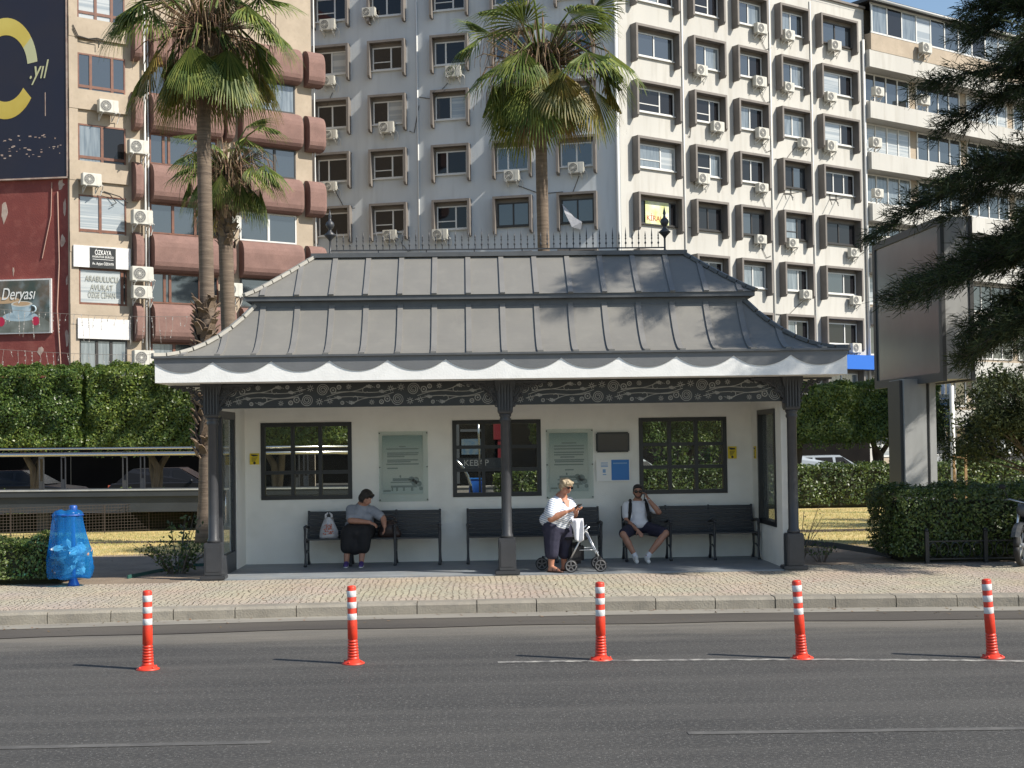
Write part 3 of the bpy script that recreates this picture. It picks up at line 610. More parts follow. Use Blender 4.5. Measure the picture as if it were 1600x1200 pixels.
mb = MB(); mb.box(2.2, 2.715, YW-.064, YW-.061, 2.02, 2.305); mb.build('screen_glass', M('blank_screen', (.012, .014, .024), .15), t, world=True)
t = thing('notice_board', 'small acrylic notice, one half white and the other blue, under the black screen', 'notice', (2.46, YW, 1.49))
mb = MB(); mb.box(2.17, 2.75, YW-.02, YW-.012, 1.49, 1.87); mb.build('acrylic_sheet', m_txtw, t, world=True)
mb = MB(); mb.box(2.43, 2.735, YW-.025, YW-.02, 1.51, 1.86); mb.build('blue_sheet', m_blue, t, world=True)
mb = MB(); mb.box(2.46, 2.7, YW-.028, YW-.025, 1.79, 1.81)
for z in (1.8, 1.765, 1.74): mb.box(2.25, 2.37, YW-.023, YW-.02, z, z+.014)
mb.box(2.28, 2.33, YW-.023, YW-.02, 1.64, 1.7); mb.box(2.28, 2.34, YW-.023, YW-.02, 1.6, 1.615); mb.build('printed_lines', M('pale_blue_print', (.2, .36, .6), .5), t, world=True)
def sticker(label, x0, x1, z0, z1, loc=None, rz=0):
    t = thing('camera_warning_sign', label, 'sign', ((x0+x1)/2, YW, z0), group='yellow camera warning signs')
    w_, h_ = x1-x0, z1-z0
    mb = MB(); mb.box(-w_/2, w_/2, -.012, 0, 0, h_); p = mb.build('plate', m_yellow, t)
    mb = MB(); mb.prism([(-w_*.35, h_*.92), (w_*.3, h_*.86), (w_*.4, h_*.76), (w_*.2, h_*.74), (-w_*.15, h_*.72), (-w_*.35, h_*.82)], -.016, -.012)
    for k in range(4): mb.box(-w_*.3, w_*(.3-.08*k), -.016, -.012, h_*(.58-.1*k), h_*(.62-.1*k))
    mb.lathe([(w_*.14, -.016), (w_*.14, -.012)], (0, 0, h_*.14), 10, axis='y', sm=False); mb.build('camera_symbol', m_black, p)
    if loc: t.location = loc
    t.rotation_euler = (0, 0, rz); return t
sticker('yellow camera warning sign on the back wall left of the ivy-filled window', -3.75, -3.59, 1.87, 2.06)
sticker('yellow camera warning sign on the back wall right of the right-hand window', 4.45, 4.6, 1.85, 2.06)
sticker('yellow camera warning sign seen edge-on, on the white right side wall', 4.45, 4.6, 1.85, 2.06, (XR-.135, 23.15, 1.85), -pi/2)

# ------------------------------------------------------------------ benches
def make_bench(label):
    t = thing('park_bench', label, 'bench', (0, 0, ZF), 0, 'black slatted benches inside the shelter'); L = 2.28
    mb = MB()
    for k in range(6): mb.bbox(-L/2+.02, L/2-.02, -.235+.075*k, -.163+.075*k, .425+.006*abs(k-2.5), .45+.006*abs(k-2.5), .006)
    mb.build('seat', m_bench, t)
    mb = MB()
    for k in range(7):
        z = .437+.065*k; y = .195+.019*k; mb.bbox(-L/2+.02, L/2-.02, y, y+.02, z, z+.0625, .005)
    mb.build('backrest', m_bench, t)
    for k in range(4):
        x = -L/2+.03+(L-.06)*k/3; mb = MB()
        mb.tube([(x, -.27, .015), (x, -.235, .06), (x, -.22, .18), (x, -.245, .32), (x, -.235, .42), (x, -.255, .52), (x, -.25, .6), (x, -.27, .64)], [.03, .022, .018, .02, .024, .02, .022, .026], 8)   # front leg and arm post
        mb.tube([(x, .25, .015), (x, .2, .08), (x, .165, .22), (x, .18, .4), (x, .23, .52), (x, .31, .78), (x, .335, .9)], [.03, .022, .018, .022, .022, .018, .02], 8)
        mb.tube([(x, -.28, .655), (x, -.1, .665), (x, .1, .645), (x, .26, .62)], [.03, .024, .022, .018], 8)
        mb.tube([(x, -.24, .41), (x, 0, .4), (x, .19, .41)], .018, 6); mb.tube([(x, -.215, .2), (x, -.02, .25), (x, .165, .22)], .012, 6)
        mb.ell((x, -.285, .645), (.022, .03, .032)); mb.build('cast_iron_leg', m_iron, t)
    return t
b0 = make_bench('black slatted bench where the woman in black sits, under the left acrylic panel'); BY = 22.98
b0.location = (-1.63, BY, ZF)
dup(b0, (1.06, BY, ZF), 0, 'black slatted bench behind the middle column and the woman with the walking frame')
dup(b0, (3.7, BY, ZF), 0, 'black slatted bench where the man with the phone sits, beside the right side wall')

# ------------------------------------------------------------------ people
def hand(mb, wrist, tip, palm_n, curl=.5, s=1., thumb=1):
    """palm, four bent fingers of unequal length and a thumb leaving the side of the palm"""
    wv = Vector(wrist); d = (Vector(tip)-wv).normalized(); n = Vector(palm_n); n = (n-d*n.dot(d)).normalized(); x = d.cross(n)
    pc = wv+d*.045*s
    for k in (-1, 0, 1): mb.cone(wv+d*.005*s+x*k*.014*s, pc+d*.042*s+x*k*.022*s, .015*s, .0125*s, 8)
    for k, ln in ((-1.5, .062), (-.5, .078), (.5, .074), (1.5, .055)):
        a = pc+d*.045*s+x*k*.0185*s; c = 0
        for j in range(3):
            c += curl*(.5+.35*j); l = ln*s*(.45, .32, .25)[j]; b = a+(d*cos(c)+n*sin(c))*l+x*k*.0015
            mb.cone(a, b, (.0092-.001*j)*s, (.0085-.001*j)*s, 8); a = b
    a = pc+x*.028*s*thumb-d*.012*s; b = a+(x*thumb*.75+d*.55+n*.35).normalized()*.036*s; mb.cone(a, b, .0115*s, .0098*s, 8); mb.cone(b, b+(x*thumb*.25+d*.8+n*.5).normalized()*.03*s, .0098*s, .008*s, 8)
def head(body, c, face, up, s=1., neck=None, fat=1.):
    """head with jaw, nose, lips, brows and ears. returns the local frame"""
    c = Vector(c); f = Vector(face).normalized(); u = Vector(up); u = (u-f*u.dot(f)).normalized(); r = f.cross(u)
    m = Matrix((r, f, u)).transposed()
    P = lambda a, b, z: c+m@Vector((a*s, b*s, z*s))
    body.ell(P(0, -.008, .03), (.076*s, .094*s, .088*s), m); body.ell(P(0, .022, -.03), (.06*s*fat, .07*s, .075*s), m); body.ell(P(0, .045, -.082), (.036*s*fat, .036*s, .026*s), m)
    body.cone(P(0, .088, .008), P(0, .112, -.032), .009*s, .0145*s, 8); body.ell(P(0, .1, -.037), (.019*s, .013*s, .01*s), m)
    for k in (-1, 1):
        body.ell(P(k*.077, -.006, -.008), (.011*s, .02*s, .032*s), m); body.cone(P(k*.012, .086, .03), P(k*.045, .074, .028), .009*s, .008*s, 8); body.ell(P(k*.04, .06, -.025), (.024*s, .02*s, .02*s), m)
    body.cone(P(-.018, .088, -.062), P(.018, .088, -.062), .0085*s, .0085*s, 8); body.cone(P(-.014, .086, -.073), P(.014, .086, -.073), .009*s, .009*s, 8)
    if neck: body.cone(P(0, -.012, -.05), neck, .054*s*fat, .062*s*fat)
    return P, m
def face_parts(P, m, s, parent, hair_mat, glasses=False, eyes=True):
    mb = MB()
    for k in (-1, 1): mb.cone(P(k*.018, .101, .043), P(k*.05, .088, .043), .004*s, .003*s, 6)
    mb.build('eyebrows', hair_mat, parent, world=True)
    mb = MB(); mb.cone(P(-.02, .0955, -.067), P(.02, .0955, -.067), .0045*s, .0045*s, 8); mb.build('lips', m_lips, parent, world=True)
    if eyes:
        mb = MB()
        for k in (-1, 1): mb.ell(P(k*.033, .086, .018), (.013*s, .007*s, .006*s), m); mb.ell(P(k*.033, .0915, .018), (.0055*s, .003*s, .0055*s), m, 10, 1)
        mb.build('eyes', [m_txtw, m_black], parent, world=True)
    if glasses:
        mb = MB()
        for k in (-1, 1):
            mb.ell(P(k*.036, .1, .012), (.031*s, .006*s, .024*s), m); mb.tube([P(k*.066, .094, .02), P(k*.082, .03, .016), P(k*.083, -.01, .008)], .003*s, 5)
        mb.tube([P(-.012, .107, .018), P(.012, .107, .018)], .0035*s, 5); mb.build('sunglasses', m_lens, parent, world=True)
def lim(mb, *pr):                                              # (point, radius) chain of tapered capsules
    for (p, a), (q, b) in zip(pr, pr[1:]): mb.cone(p, q, a, b)
V = Vector
# --- woman in grey T-shirt and black skirt, seated, looking into her bag
SX = W(562, 830, 22.9).x; zs = ZF+.45
t = thing('person', 'seated woman in grey T-shirt and long black skirt looking down into her bag', 'person', (SX, 22.75, ZF))
hipc = V((SX, 22.98, zs+.13)); shR = V((SX-.14, 22.9, 1.1)); shL = V((SX+.21, 22.88, 1.08)); neck = V((SX+.06, 22.86, 1.17)); hc = V((SX+.13, 22.76, 1.3))
elR = V((SX-.13, 22.7, .93)); wrR = V((SX+.19, 22.62, .9)); elL = V((SX+.4, 22.78, .96)); wrL = V((SX+.43, 22.66, .83))
knR, knL = V((SX-.16, 22.6, zs+.11)), V((SX+.1, 22.58, zs+.11)); anR, anL = V((SX-.2, 22.6, ZF+.1)), V((SX+.05, 22.56, ZF+.1))
bd = MB(); P, m = head(bd, hc, (.72, -.5, -.42), (.15, .05, 1), 1., neck, 1.12)
lim(bd, (shR, .07), (elR, .054), (elR.lerp(wrR, .4), .052), (wrR, .033)); lim(bd, (shL, .07), (elL, .054), (elL.lerp(wrL, .4), .05), (wrL, .033))
hand(bd, wrR, wrR+V((.09, -.02, -.04)), (0, .4, -1), .6, 1., 1); hand(bd, wrL, wrL+V((.0, -.05, -.09)), (-1, 0, 0), .5, 1., 1)
bd.cone(neck, hipc, .1, .19); bd.ell(hipc.lerp(neck, .35), (.2, .17, .25)); bd.cone(shR, shL, .07, .07)
lim(bd, (hipc+V((-.1, 0, 0)), .13), (knR, .1), (knR.lerp(anR, .4), .066), (anR, .044)); lim(bd, (hipc+V((.1, 0, 0)), .13), (knL, .1), (knL.lerp(anL, .4), .066), (anL, .044))
for a in (anR, anL): bd.cone(a+V((0, .02, -.04)), a+V((0, -.13, -.065)), .038, .032)
bd_o = blob(bd, m_skin2, 'body', t)
hr = MB(); hr.ell(P(0, -.02, .05), (.1, .112, .095), m); hr.ell(P(0, -.06, -.02), (.1, .075, .1), m); hr.ell(P(0, -.03, -.055), (.088, .06, .06), m)
for k in (-1, 1): hr.ell(P(k*.08, -.012, -.0), (.022, .05, .08), m); hr.cone(P(k*.05, .07, .085), P(k*.082, .03, .02), .024, .02)
hr.ell(P(0, .06, .088), (.06, .03, .022), m); blob(hr, m_hair_b, 'hair', t, .007, 3); face_parts(P, m, 1., t, m_hair_b)
ts = MB(); ts.cone(neck+V((-.01, .02, -.05)), hipc+V((0, 0, .06)), .13, .235); ts.ell(hipc.lerp(neck, .45)+V((0, -.03, -.02)), (.215, .2, .27)); ts.ell(hipc+V((0, -.03, .09)), (.255, .21, .13)); ts.cone(shR, shL, .09, .09)
for k in (-1, 1): ts.ell(hipc.lerp(neck, .55)+V((k*.09, -.14, -.02)), (.1, .09, .1))
lim(ts, (shR, .088), (shR.lerp(elR, .75), .08)); lim(ts, (shL, .088), (shL.lerp(elL, .75), .08)); blob(ts, m_greytee, 'shirt', t, .011, 6)
sk = MB(); sk.ell(hipc+V((0, -.02, -.02)), (.27, .2, .16))
for h_, k_, an in ((hipc+V((-.1, 0, 0)), knR, anR), (hipc+V((.1, 0, 0)), knL, anL)): lim(sk, (h_, .16), (k_, .135), (k_.lerp(an, .5), .12))
sk.cone((knR+knL)/2+V((0, .06, .02)), knR.lerp(anR, .5)*.5+knL.lerp(anL, .5)*.5+V((0, .01, 0)), .13, .135); sk.cone(hipc, (knR+knL)/2, .17, .13); blob(sk, m_blackc, 'skirt', t, .013, 8)
for a in (anR, anL):
    s_ = MB(); s_.cone(a+V((0, .03, -.045)), a+V((0, -.15, -.065)), .045, .038); s_.ell(a+V((0, -.04, -.03)), (.042, .08, .035)); so_ = MB(); blob(s_, m_purple, 'shoe', t, .008, 3)
    so_.cone(a+V((0, .035, -.085)), a+V((0, -.155, -.088)), .04, .036); so_.xf(Matrix.Translation((0, 0, a.z-.085)) @ Matrix.Diagonal((1, 1, .32, 1)) @ Matrix.Translation((0, 0, -a.z+.085))); so_.build('shoe_sole', m_txtw, t, world=True)
# her bag and the carrier bag next to her
t = thing('handbag', 'dark brown slouchy handbag on the bench at the seated woman\'s side', 'handbag', (SX+.5, 22.86, zs+.01))
mb = MB(); mb.ell((SX+.49, 22.84, zs+.14), (.17, .11, .15)); mb.cone((SX+.38, 22.84, zs+.08), (SX+.62, 22.84, zs+.07), .08, .08); mb.cone((SX+.42, 22.84, zs+.24), (SX+.55, 22.84, zs+.26), .05, .05); blob(mb, m_leather, 'bag_body', t, .012, 5)
mb = MB(); mb.tube([(SX+.5+.13*cos(a), 22.76, zs+.25+.12*sin(a)) for a in [R(k) for k in range(0, 181, 20)]], .011, 6); mb.build('handle', m_leather, t, world=True)
cb = W(514, 842, 22.86).x
t = thing('carrier_bag', 'white plastic carrier bag with red print standing on the bench left of the woman', 'carrier bag', (cb, 22.86, zs+.01))
mb = MB(); K = 18; rows = [(.0, .155, .085), (.05, .165, .095), (.14, .145, .085), (.24, .105, .06), (.31, .075, .04), (.345, .05, .02)]; vs = []
for i, (h_, a, b) in enumerate(rows):
    for j in range(K):
        q = 2*pi*j/K; wv = 1+.09*sin(5*q+i*1.3)+.05*sin(9*q-i); vs.append((cb+a*wv*cos(q), 22.86+b*wv*sin(q), zs+.012+h_+.012*sin(3*q)))
mb.add(vs, [(i*K+j, i*K+(j+1) % K, (i+1)*K+(j+1) % K, (i+1)*K+j) for i in range(len(rows)-1) for j in range(K)]+[tuple(range(K))], 0, True)
for sx in (-1, 1): mb.tube([(cb+sx*.045, 22.86, zs+.34), (cb+sx*.05, 22.855, zs+.4), (cb+sx*.012, 22.86, zs+.44)], [.026, .02, .012], 7)
mb.build('bag_body', m_plastic, t, world=True)
mb = MB(); rr = random.Random(3)
for z in (.09, .125, .16, .195, .23):
    x_ = -.1+.15*z
    while x_ < .1-.15*z: l_ = rr.uniform(.008, .03); h_ = rr.uniform(.008, .026); mb.box(cb+x_, cb+x_+l_, 22.86-.118+.14*max(0, z-.08), 22.86-.1+.14*max(0, z-.08), zs+z+rr.uniform(-.01, .01), zs+z+h_); x_ += l_+rr.uniform(.004, .02)
mb.build('red_print', m_redp, t, world=True)
# --- standing woman with a rollator
PX, PY = W(865, 893, 21.15).x, 21.18
t = thing('person', 'standing woman with short blonde hair, striped top and navy capri trousers reading her phone', 'person', (PX, PY, ZF))
hip = V((PX+.05, PY+.03, ZF+.74)); neck = V((PX+.13, PY+.05, ZF+1.15)); hc = V((PX+.225, PY+.0, ZF+1.325)); shN = V((PX+.06, PY-.15, ZF+1.055)); shF = V((PX+.2, PY+.18, ZF+1.07))
elN = V((PX+.06, PY-.29, ZF+.84)); wrN = V((PX+.29, PY-.26, ZF+.94)); elF = V((PX+.3, PY+.16, ZF+.88)); wrF = V((PX+.4, PY-.06, ZF+.975))
knN, knF = V((PX+.0, PY-.06, ZF+.43)), V((PX+.15, PY+.14, ZF+.43)); anN, anF = V((PX-.02, PY-.06, ZF+.085)), V((PX+.12, PY+.17, ZF+.085))
bd = MB(); P, m = head(bd, hc, (.8, -.5, -.36), (.3, -.1, 1), .98, neck, 1.08)
lim(bd, (shN, .075), (elN, .058), (elN.lerp(wrN, .4), .056), (wrN, .032)); lim(bd, (shF, .075), (elF, .058), (elF.lerp(wrF, .4), .052), (wrF, .032))
hand(bd, wrN, wrN+V((.1, .04, .03)), (.1, .5, .6), .55, 1., -1); hand(bd, wrF, wrF+V((.08, -.06, .0)), (-.2, -.3, .6), .6, 1., 1)
bd.cone(neck, hip, .1, .17); bd.cone(shN, shF, .075, .075); bd.ell(neck+V((.03, -.03, -.08)), (.1, .1, .09))
lim(bd, (hip+V((-.02, -.07, 0)), .13), (knN, .08), (knN.lerp(anN, .35), .066), (anN, .042)); lim(bd, (hip+V((.04, .09, 0)), .13), (knF, .08), (knF.lerp(anF, .35), .066), (anF, .042))
for a, dd in ((anN, V((.15, -.05, -.055))), (anF, V((.14, -.06, -.055)))): bd.cone(a+V((-.02, .0, -.045)), a+dd, .034, .027); bd.cone(a, a+dd*.6, .036, .03)
blob(bd, m_skin, 'body', t)
hr = MB(); hr.ell(P(0, -.018, .045), (.094, .108, .09), m); hr.ell(P(0, -.06, -.015), (.086, .06, .075), m); hr.cone(P(-.05, .062, .083), P(.055, .064, .07), .026, .022); hr.ell(P(0, -.03, -.05), (.075, .055, .05), m)
for k in (-1, 1): hr.ell(P(k*.078, -.02, .01), (.022, .05, .06), m)
for i in range(34): a = i*2.4; z_ = .02+.1*((i*37) % 34)/34; hr.ell(P(.082*cos(a), -.02+.09*sin(a), z_*.75), (.026, .026, .022), m)
blob(hr, m_hair_g, 'hair', t, .007, 2); face_parts(P, m, .98, t, m_hair_g, True, False)
ts = MB(); ts.cone(neck+V((-.04, .0, -.1)), hip+V((.0, 0, .06)), .15, .235); ts.ell(hip+V((.05, -.02, .16)), (.245, .22, .23)); ts.ell(hip+V((-.06, .0, .07)), (.215, .2, .14)); ts.cone(shN+V((0, 0, -.01)), shF+V((0, 0, -.01)), .095, .095); ts.ell(neck+V((.05, -.02, -.22)), (.17, .2, .13))
lim(ts, (shN, .1), (shN.lerp(elN, .72), .1)); lim(ts, (shF, .1), (shF.lerp(elF, .72), .1)); blob(ts, m_stripe, 'top', t, .011, 5)
mb = MB(); mb.prism([(-.05, .02), (.055, .02), (.004, -.17)], -.006, .006); mb.xf(Matrix.Translation(neck+V((.115, -.112, -.055))) @ Matrix.Rotation(R(38), 4, 'Z') @ Matrix.Rotation(R(-22), 4, 'X')); mb.build('neckline', m_skin, t, world=True)
pt = MB(); pt.ell(hip+V((-.02, 0, -.06)), (.22, .2, .17)); lim(pt, (hip+V((-.03, -.08, -.04)), .165), (knN+V((0, 0, .06)), .13), (knN.lerp(anN, .38), .112)); lim(pt, (hip+V((.05, .09, -.04)), .165), (knF+V((0, 0, .06)), .13), (knF.lerp(anF, .42), .108)); blob(pt, m_navyc, 'trousers', t, .011, 5)
for a, dd in ((anN, V((.16, -.055, 0))), (anF, V((.15, -.065, 0)))):
    s_ = MB(); q = V((a.x, a.y, ZF+.016)); s_.cone(q-dd*.32, q+dd*1.12, .036, .044); s_.xf(Matrix.Translation((0, 0, ZF+.016)) @ Matrix.Diagonal((1, 1, .36, 1)) @ Matrix.Translation((0, 0, -ZF-.016)))
    for u in (.35, .8): n_ = V((-dd.y, dd.x, 0)).normalized(); s_.tube([q+dd*u+n_*.042*cos(b)+V((0, 0, .004+(.068-.03*u)*sin(b))) for b in [R(k) for k in range(0, 181, 20)]], .011, 6)
    s_.build('sandal', m_sandal, t, world=True)
q_ = Matrix.Rotation(R(-20), 3, 'Z') @ (wrF+V((.04, -.06, .02))-V((PX, PY, 0)))+V((PX, PY, 0)); ph = thing('mobile_phone', 'dark mobile phone in the hands of the standing woman', 'phone', q_, R(-20))
mb = MB(); mb.bbox(-.036, .036, -.004, .004, -.07, .07, .003); mb.xf(Matrix.Translation((0, 0, .03)) @ Matrix.Rotation(R(60), 4, 'Z') @ Matrix.Rotation(R(62), 4, 'X')); mb.build('phone_body', m_black, ph)
t.rotation_euler = (0, 0, R(-20))
# rollator
wx, wz = W(892, 884, 21.0).x, ZF
t = thing('walking_frame', 'aluminium four-wheeled walking frame with a white towel, beside the standing woman', 'walking frame', (wx, 21.1, ZF))
m_rimg = M('grey_plastic_rim', (.13, .13, .135), .4)
def wheel(x, y, r_):
    mb = MB(); mb.lathe([(r_*.55, -.006), (r_*.82, -.006), (r_*.84, -.014), (r_*.95, -.014), (r_, -.008), (r_, .008), (r_*.95, .014), (r_*.84, .014), (r_*.82, .006), (r_*.55, .006)], (x, y, ZF+r_), 24, axis='y'); wo_ = mb.build('wheel', m_rubber, t, world=True)
    mb = MB(); mb.lathe([(r_*.2, -.02), (r_*.2, .02)], (x, y, ZF+r_), 12, axis='y')
    for k in range(5): a = k*2*pi/5+.3; mb.bar((x, y-.012, ZF+r_), (x+r_*.76*cos(a), y-.012, ZF+r_+r_*.76*sin(a)), .018)
    mb.tube([(x+r_*.78*cos(a), y-.012, ZF+r_+r_*.78*sin(a)) for a in [k*pi/10 for k in range(21)]], .011, 6); mb.build('rim', m_rimg, wo_, world=True)
xf_, xr_ = wx+.46, wx+.0                                         # front wheels, rear wheels
for y in (20.99, 21.5): wheel(xr_ if y < 21.2 else xr_-.42, y, .1); wheel(xf_, y+.05, .1)
top = V((wx+.24, 21.05, ZF+.62))
mb = MB()
for y, xo in ((21.03, 0), (21.5, -.42)):
    mb.tube([(xr_+xo*.9-.01, y, ZF+.19), (xr_+.1+xo*.6, y, ZF+.4), (wx+.23, y+.02, ZF+.64), (wx+.3, y+.02, ZF+.7)], .0135, 8); mb.tube([(xf_-.01, y+.06, ZF+.2), (xf_-.03, y+.06, ZF+.26), (wx+.25, y+.03, ZF+.63)], .0135, 8)
    mb.tube([(wx+.15, y, ZF+.48), (wx+.02, y, ZF+.78), (wx-.06, y, ZF+.8)], .0125, 8); mb.tube([(xr_+.14+xo*.5, y+.01, ZF+.34), (xf_-.03, y+.05, ZF+.34)], .008, 6)
mb.tube([(wx+.24, 21.05, ZF+.62), (wx+.24, 21.5, ZF+.62)], .012, 8); mb.tube([(xf_-.03, 21.09, ZF+.3), (xf_-.03, 21.55, ZF+.3)], .012, 8); mb.build('frame', m_alu, t, world=True)
for y in (21.03, 21.5):
    mb = MB(); mb.cone((wx-.02, y, ZF+.79), (wx-.14, y, ZF+.79), .02, .018); mb.build('handgrip', m_rubber, t, world=True)
    mb = MB(); mb.bar((xr_+(0 if y < 21.2 else -.42), y, ZF+.1), (xr_+(0 if y < 21.2 else -.4), y, ZF+.22), .03); mb.build('wheel_fork', m_rubber, t, world=True)
    mb = MB(); mb.bar((xf_, y+.05, ZF+.1), (xf_-.01, y+.05, ZF+.24), .035); mb.build('wheel_fork', m_rubber, t, world=True)
mb = MB(); mb.bbox(wx-.02, wx+.22, 21.12, 21.42, ZF+.12, ZF+.44, .05); mb.bbox(wx-.08, wx+.28, 21.05, 21.48, ZF+.5, ZF+.54, .015); mb.build('basket_bag', m_blackc, t, world=True)
mb = MB(); vs = []; NU, NV = 10, 14
for i in range(NV+1):
    for j in range(NU+1):
        u, v = j/NU, i/NV; wd = .19-.05*v; fold = .018*sin(u*9+v*3)
        if v < .25: q = (wx+.0+wd*u+.02, 21.0+.06*(1-v*4)+fold*.4, ZF+.82+.01*sin(v*12))
        else: q = (wx+.02+wd*u+.1*(v-.25)*(.6), 20.995-.02*sin(v*3)+fold, ZF+.82-.36*(v-.25)/.75*(1-.25*abs(u-.55)))
        vs.append(q)
fs = [(i*(NU+1)+j, i*(NU+1)+j+1, (i+1)*(NU+1)+j+1, (i+1)*(NU+1)+j) for i in range(NV) for j in range(NU)]
tw = MB().add(vs, fs, 0, True).build('towel', [m_tee], None, world=True); md = tw.modifiers.new('s', 'SOLIDIFY'); md.thickness = .008
tag(tw, 'white towel draped over the handle of the walking frame', 'towel')
# --- man on the right-hand bench, phone at his ear
MX = W(998, 800, 22.9).x
t = thing('person', 'seated man in white T-shirt, navy shorts and sunglasses holding a phone to his ear', 'person', (MX, 22.75, ZF))
hip = V((MX, 22.98, zs+.12)); neck = V((MX-.0, 23.02, 1.15)); hc = V((MX+.0, 22.98, 1.32)); shR = V((MX-.19, 23.0, 1.08)); shL = V((MX+.2, 23.0, 1.09))
elR = V((MX-.21, 22.86, .83)); wrR = V((MX-.06, 22.66, .7)); elL = V((MX+.33, 22.84, .98)); wrL = V((MX+.16, 22.85, 1.2))
knR, knL = W(974, 834, 22.5)+V((0, 0, -.01)), W(1040, 833, 22.5); anR, anL = W(993, 866, 22.5), W(1011, 865, 22.46)
anR.z = anL.z = ZF+.1
bd = MB(); P, m = head(bd, hc, (-.05, -1, -.06), (0, 0, 1), .98, neck)
lim(bd, (shR, .062), (elR, .046), (elR.lerp(wrR, .35), .046), (wrR, .029)); lim(bd, (shL, .062), (elL, .048), (elL.lerp(wrL, .35), .047), (wrL, .029))
hand(bd, wrR, wrR+V((.05, -.06, -.07)), (.2, .5, -.4), .35, 1., -1); hand(bd, wrL, wrL+V((-.045, .01, .09)), (-.8, .3, -.1), .5, 1., 1)
bd.cone(neck, hip, .09, .13); bd.cone(shR, shL, .065, .065)
for h_, k_, a in ((hip+V((-.09, 0, -.02)), knR, anR), (hip+V((.09, 0, -.02)), knL, anL)):
    lim(bd, (h_, .1), (k_, .062), (k_.lerp(a, .12), .056), (k_.lerp(a, .38), .06), (a, .036)); bd.cone(a+V((0, .03, -.04)), a+V((0, -.12, -.065)), .034, .03)
blob(bd, m_skin2, 'body', t)
hr = MB(); hr.ell(P(0, -.022, .062), (.082, .096, .07), m); hr.ell(P(0, -.055, .01), (.08, .05, .07), m); hr.cone(P(-.04, .06, .098), P(.05, .06, .1), .022, .022)
for k in (-1, 1): hr.ell(P(k*.074, .0, .03), (.012, .035, .045), m)
blob(hr, m_hair_b, 'hair', t, .007, 3); face_parts(P, m, .98, t, m_hair_b, True, False)
bb = MB(); bb.ell(P(0, .072, -.088), (.036, .026, .024), m)
for k in (-1, 1): bb.cone(P(k*.03, .078, -.085), P(k*.068, .02, -.035), .014, .011)
blob(bb, M('stubble', (.1, .055, .04), .8), 'beard', t, .006, 2)
ts = MB(); ts.cone(neck+V((0, 0, -.06)), hip+V((0, 0, .04)), .12, .165); ts.ell(hip.lerp(neck, .62)+V((0, -.01, 0)), (.185, .13, .16)); ts.ell(hip+V((0, -.02, .045)), (.19, .17, .12)); ts.cone(shR, shL, .082, .082)
lim(ts, (shR, .084), (shR.lerp(elR, .62), .078)); lim(ts, (shL, .084), (shL.lerp(elL, .62), .078)); blob(ts, m_tee, 'shirt', t, .01, 5)
pt = MB(); pt.ell(hip+V((0, 0, -.02)), (.19, .16, .12))
for h_, k_ in ((hip+V((-.09, 0, -.02)), knR), (hip+V((.09, 0, -.02)), knL)): lim(pt, (h_, .125), (h_.lerp(k_, .88), .098))
blob(pt, m_navyc, 'shorts', t, .011, 4)
for a, k_ in ((anR, knR), (anL, knL)):
    s_ = MB(); s_.cone(a+V((0, .03, -.045)), a+V((.0, -.16, -.065)), .042, .037); s_.ell(a+V((0, -.03, -.03)), (.04, .08, .04)); blob(s_, m_shoe, 'shoe', t, .008, 3)
    s_ = MB(); s_.cone(a+V((0, .005, -.02)), a.lerp(k_, .14), .046, .044); s_.build('sock', m_tee, t, world=True)
wt = MB(); wt.tube([wrL+V((.032*cos(a), .032*sin(a), -.012+.008*cos(a))) for a in [k*pi/8 for k in range(17)]], .006, 6); wt.build('wristwatch', m_alu, t, world=True)
ph = thing('mobile_phone', 'dark mobile phone held at the seated man\'s ear', 'phone', wrL+V((-.06, -.0, .07)))
mb = MB(); mb.bbox(-.004, .004, -.034, .034, -.07, .07, .003); mb.xf(Matrix.Rotation(R(10), 4, 'Y')); mb.build('phone_body', m_black, ph)
bp = thing('backpack', 'black backpack on the back of the seated man, its straps over his shoulders', 'backpack', (MX+.1, 23.14, zs+.1))
mb = MB(); mb.bbox(MX-.14, MX+.2, 23.1, 23.2, zs+.12, zs+.5, .04); mb.build('bag_body', m_blackc, bp, world=True)
for k in (-1, 1):
    mb = MB(); pts = [(MX+k*.115, 23.13, 1.08), (MX+k*.125, 23.04, 1.175), (MX+k*.135, 22.925, 1.12), (MX+k*.15, 22.85, 1.0), (MX+k*.175, 22.86, .87), (MX+k*.19, 22.98, .78), (MX+k*.14, 23.12, .78)]
    mb.tube(pts, .029, 6); mb.build('strap', m_blackc, bp, world=True)

# ------------------------------------------------------------------ lane delineator posts
t = thing('bollard', 'orange delineator post in the road furthest left, in front of the blue rubbish bag', 'bollard', (0, 0, 0), 0, 'orange delineator posts along the lane')
mb = MB(); mb.lathe([(.115, 0), (.115, .008), (.09, .022), (.07, .035), (.058, .045)], n=20)
for k in range(4): a = pi/4+k*pi/2; mb.lathe([(.011, .012), (.011, .03), (.006, .034)], (.092*cos(a), .092*sin(a), 0), 8)
mb.build('base', m_orange, t)
mb = MB(); pr = [(.058, .04)]
for k in range(7): z = .05+.028*k; pr += [(.058-.0012*k, z), (.058-.0012*k, z+.016), (.05-.0012*k, z+.019), (.05-.0012*k, z+.026)]
pr += [(.05, .25), (.049, .42), (.0455, .44), (.0455, .762), (.04, .775), (.02, .78)]; mb.lathe(pr, n=20); mb.build('post', m_orange, t)
for z in (.44, .556, .668): mb = MB(); mb.lathe([(.0462, z), (.0475, z+.002), (.0475, z+.06), (.0462, z+.062)], n=20); mb.build('reflective_band', m_refl, t)
bl = ['second orange delineator post from the left, in front of the seated woman in black', 'middle one of the five orange delineator posts, in front of the walking frame', 'slightly tilted orange delineator post in front of the shelter\'s right column', 'tilted orange delineator post furthest right, in front of the dark near hedge']
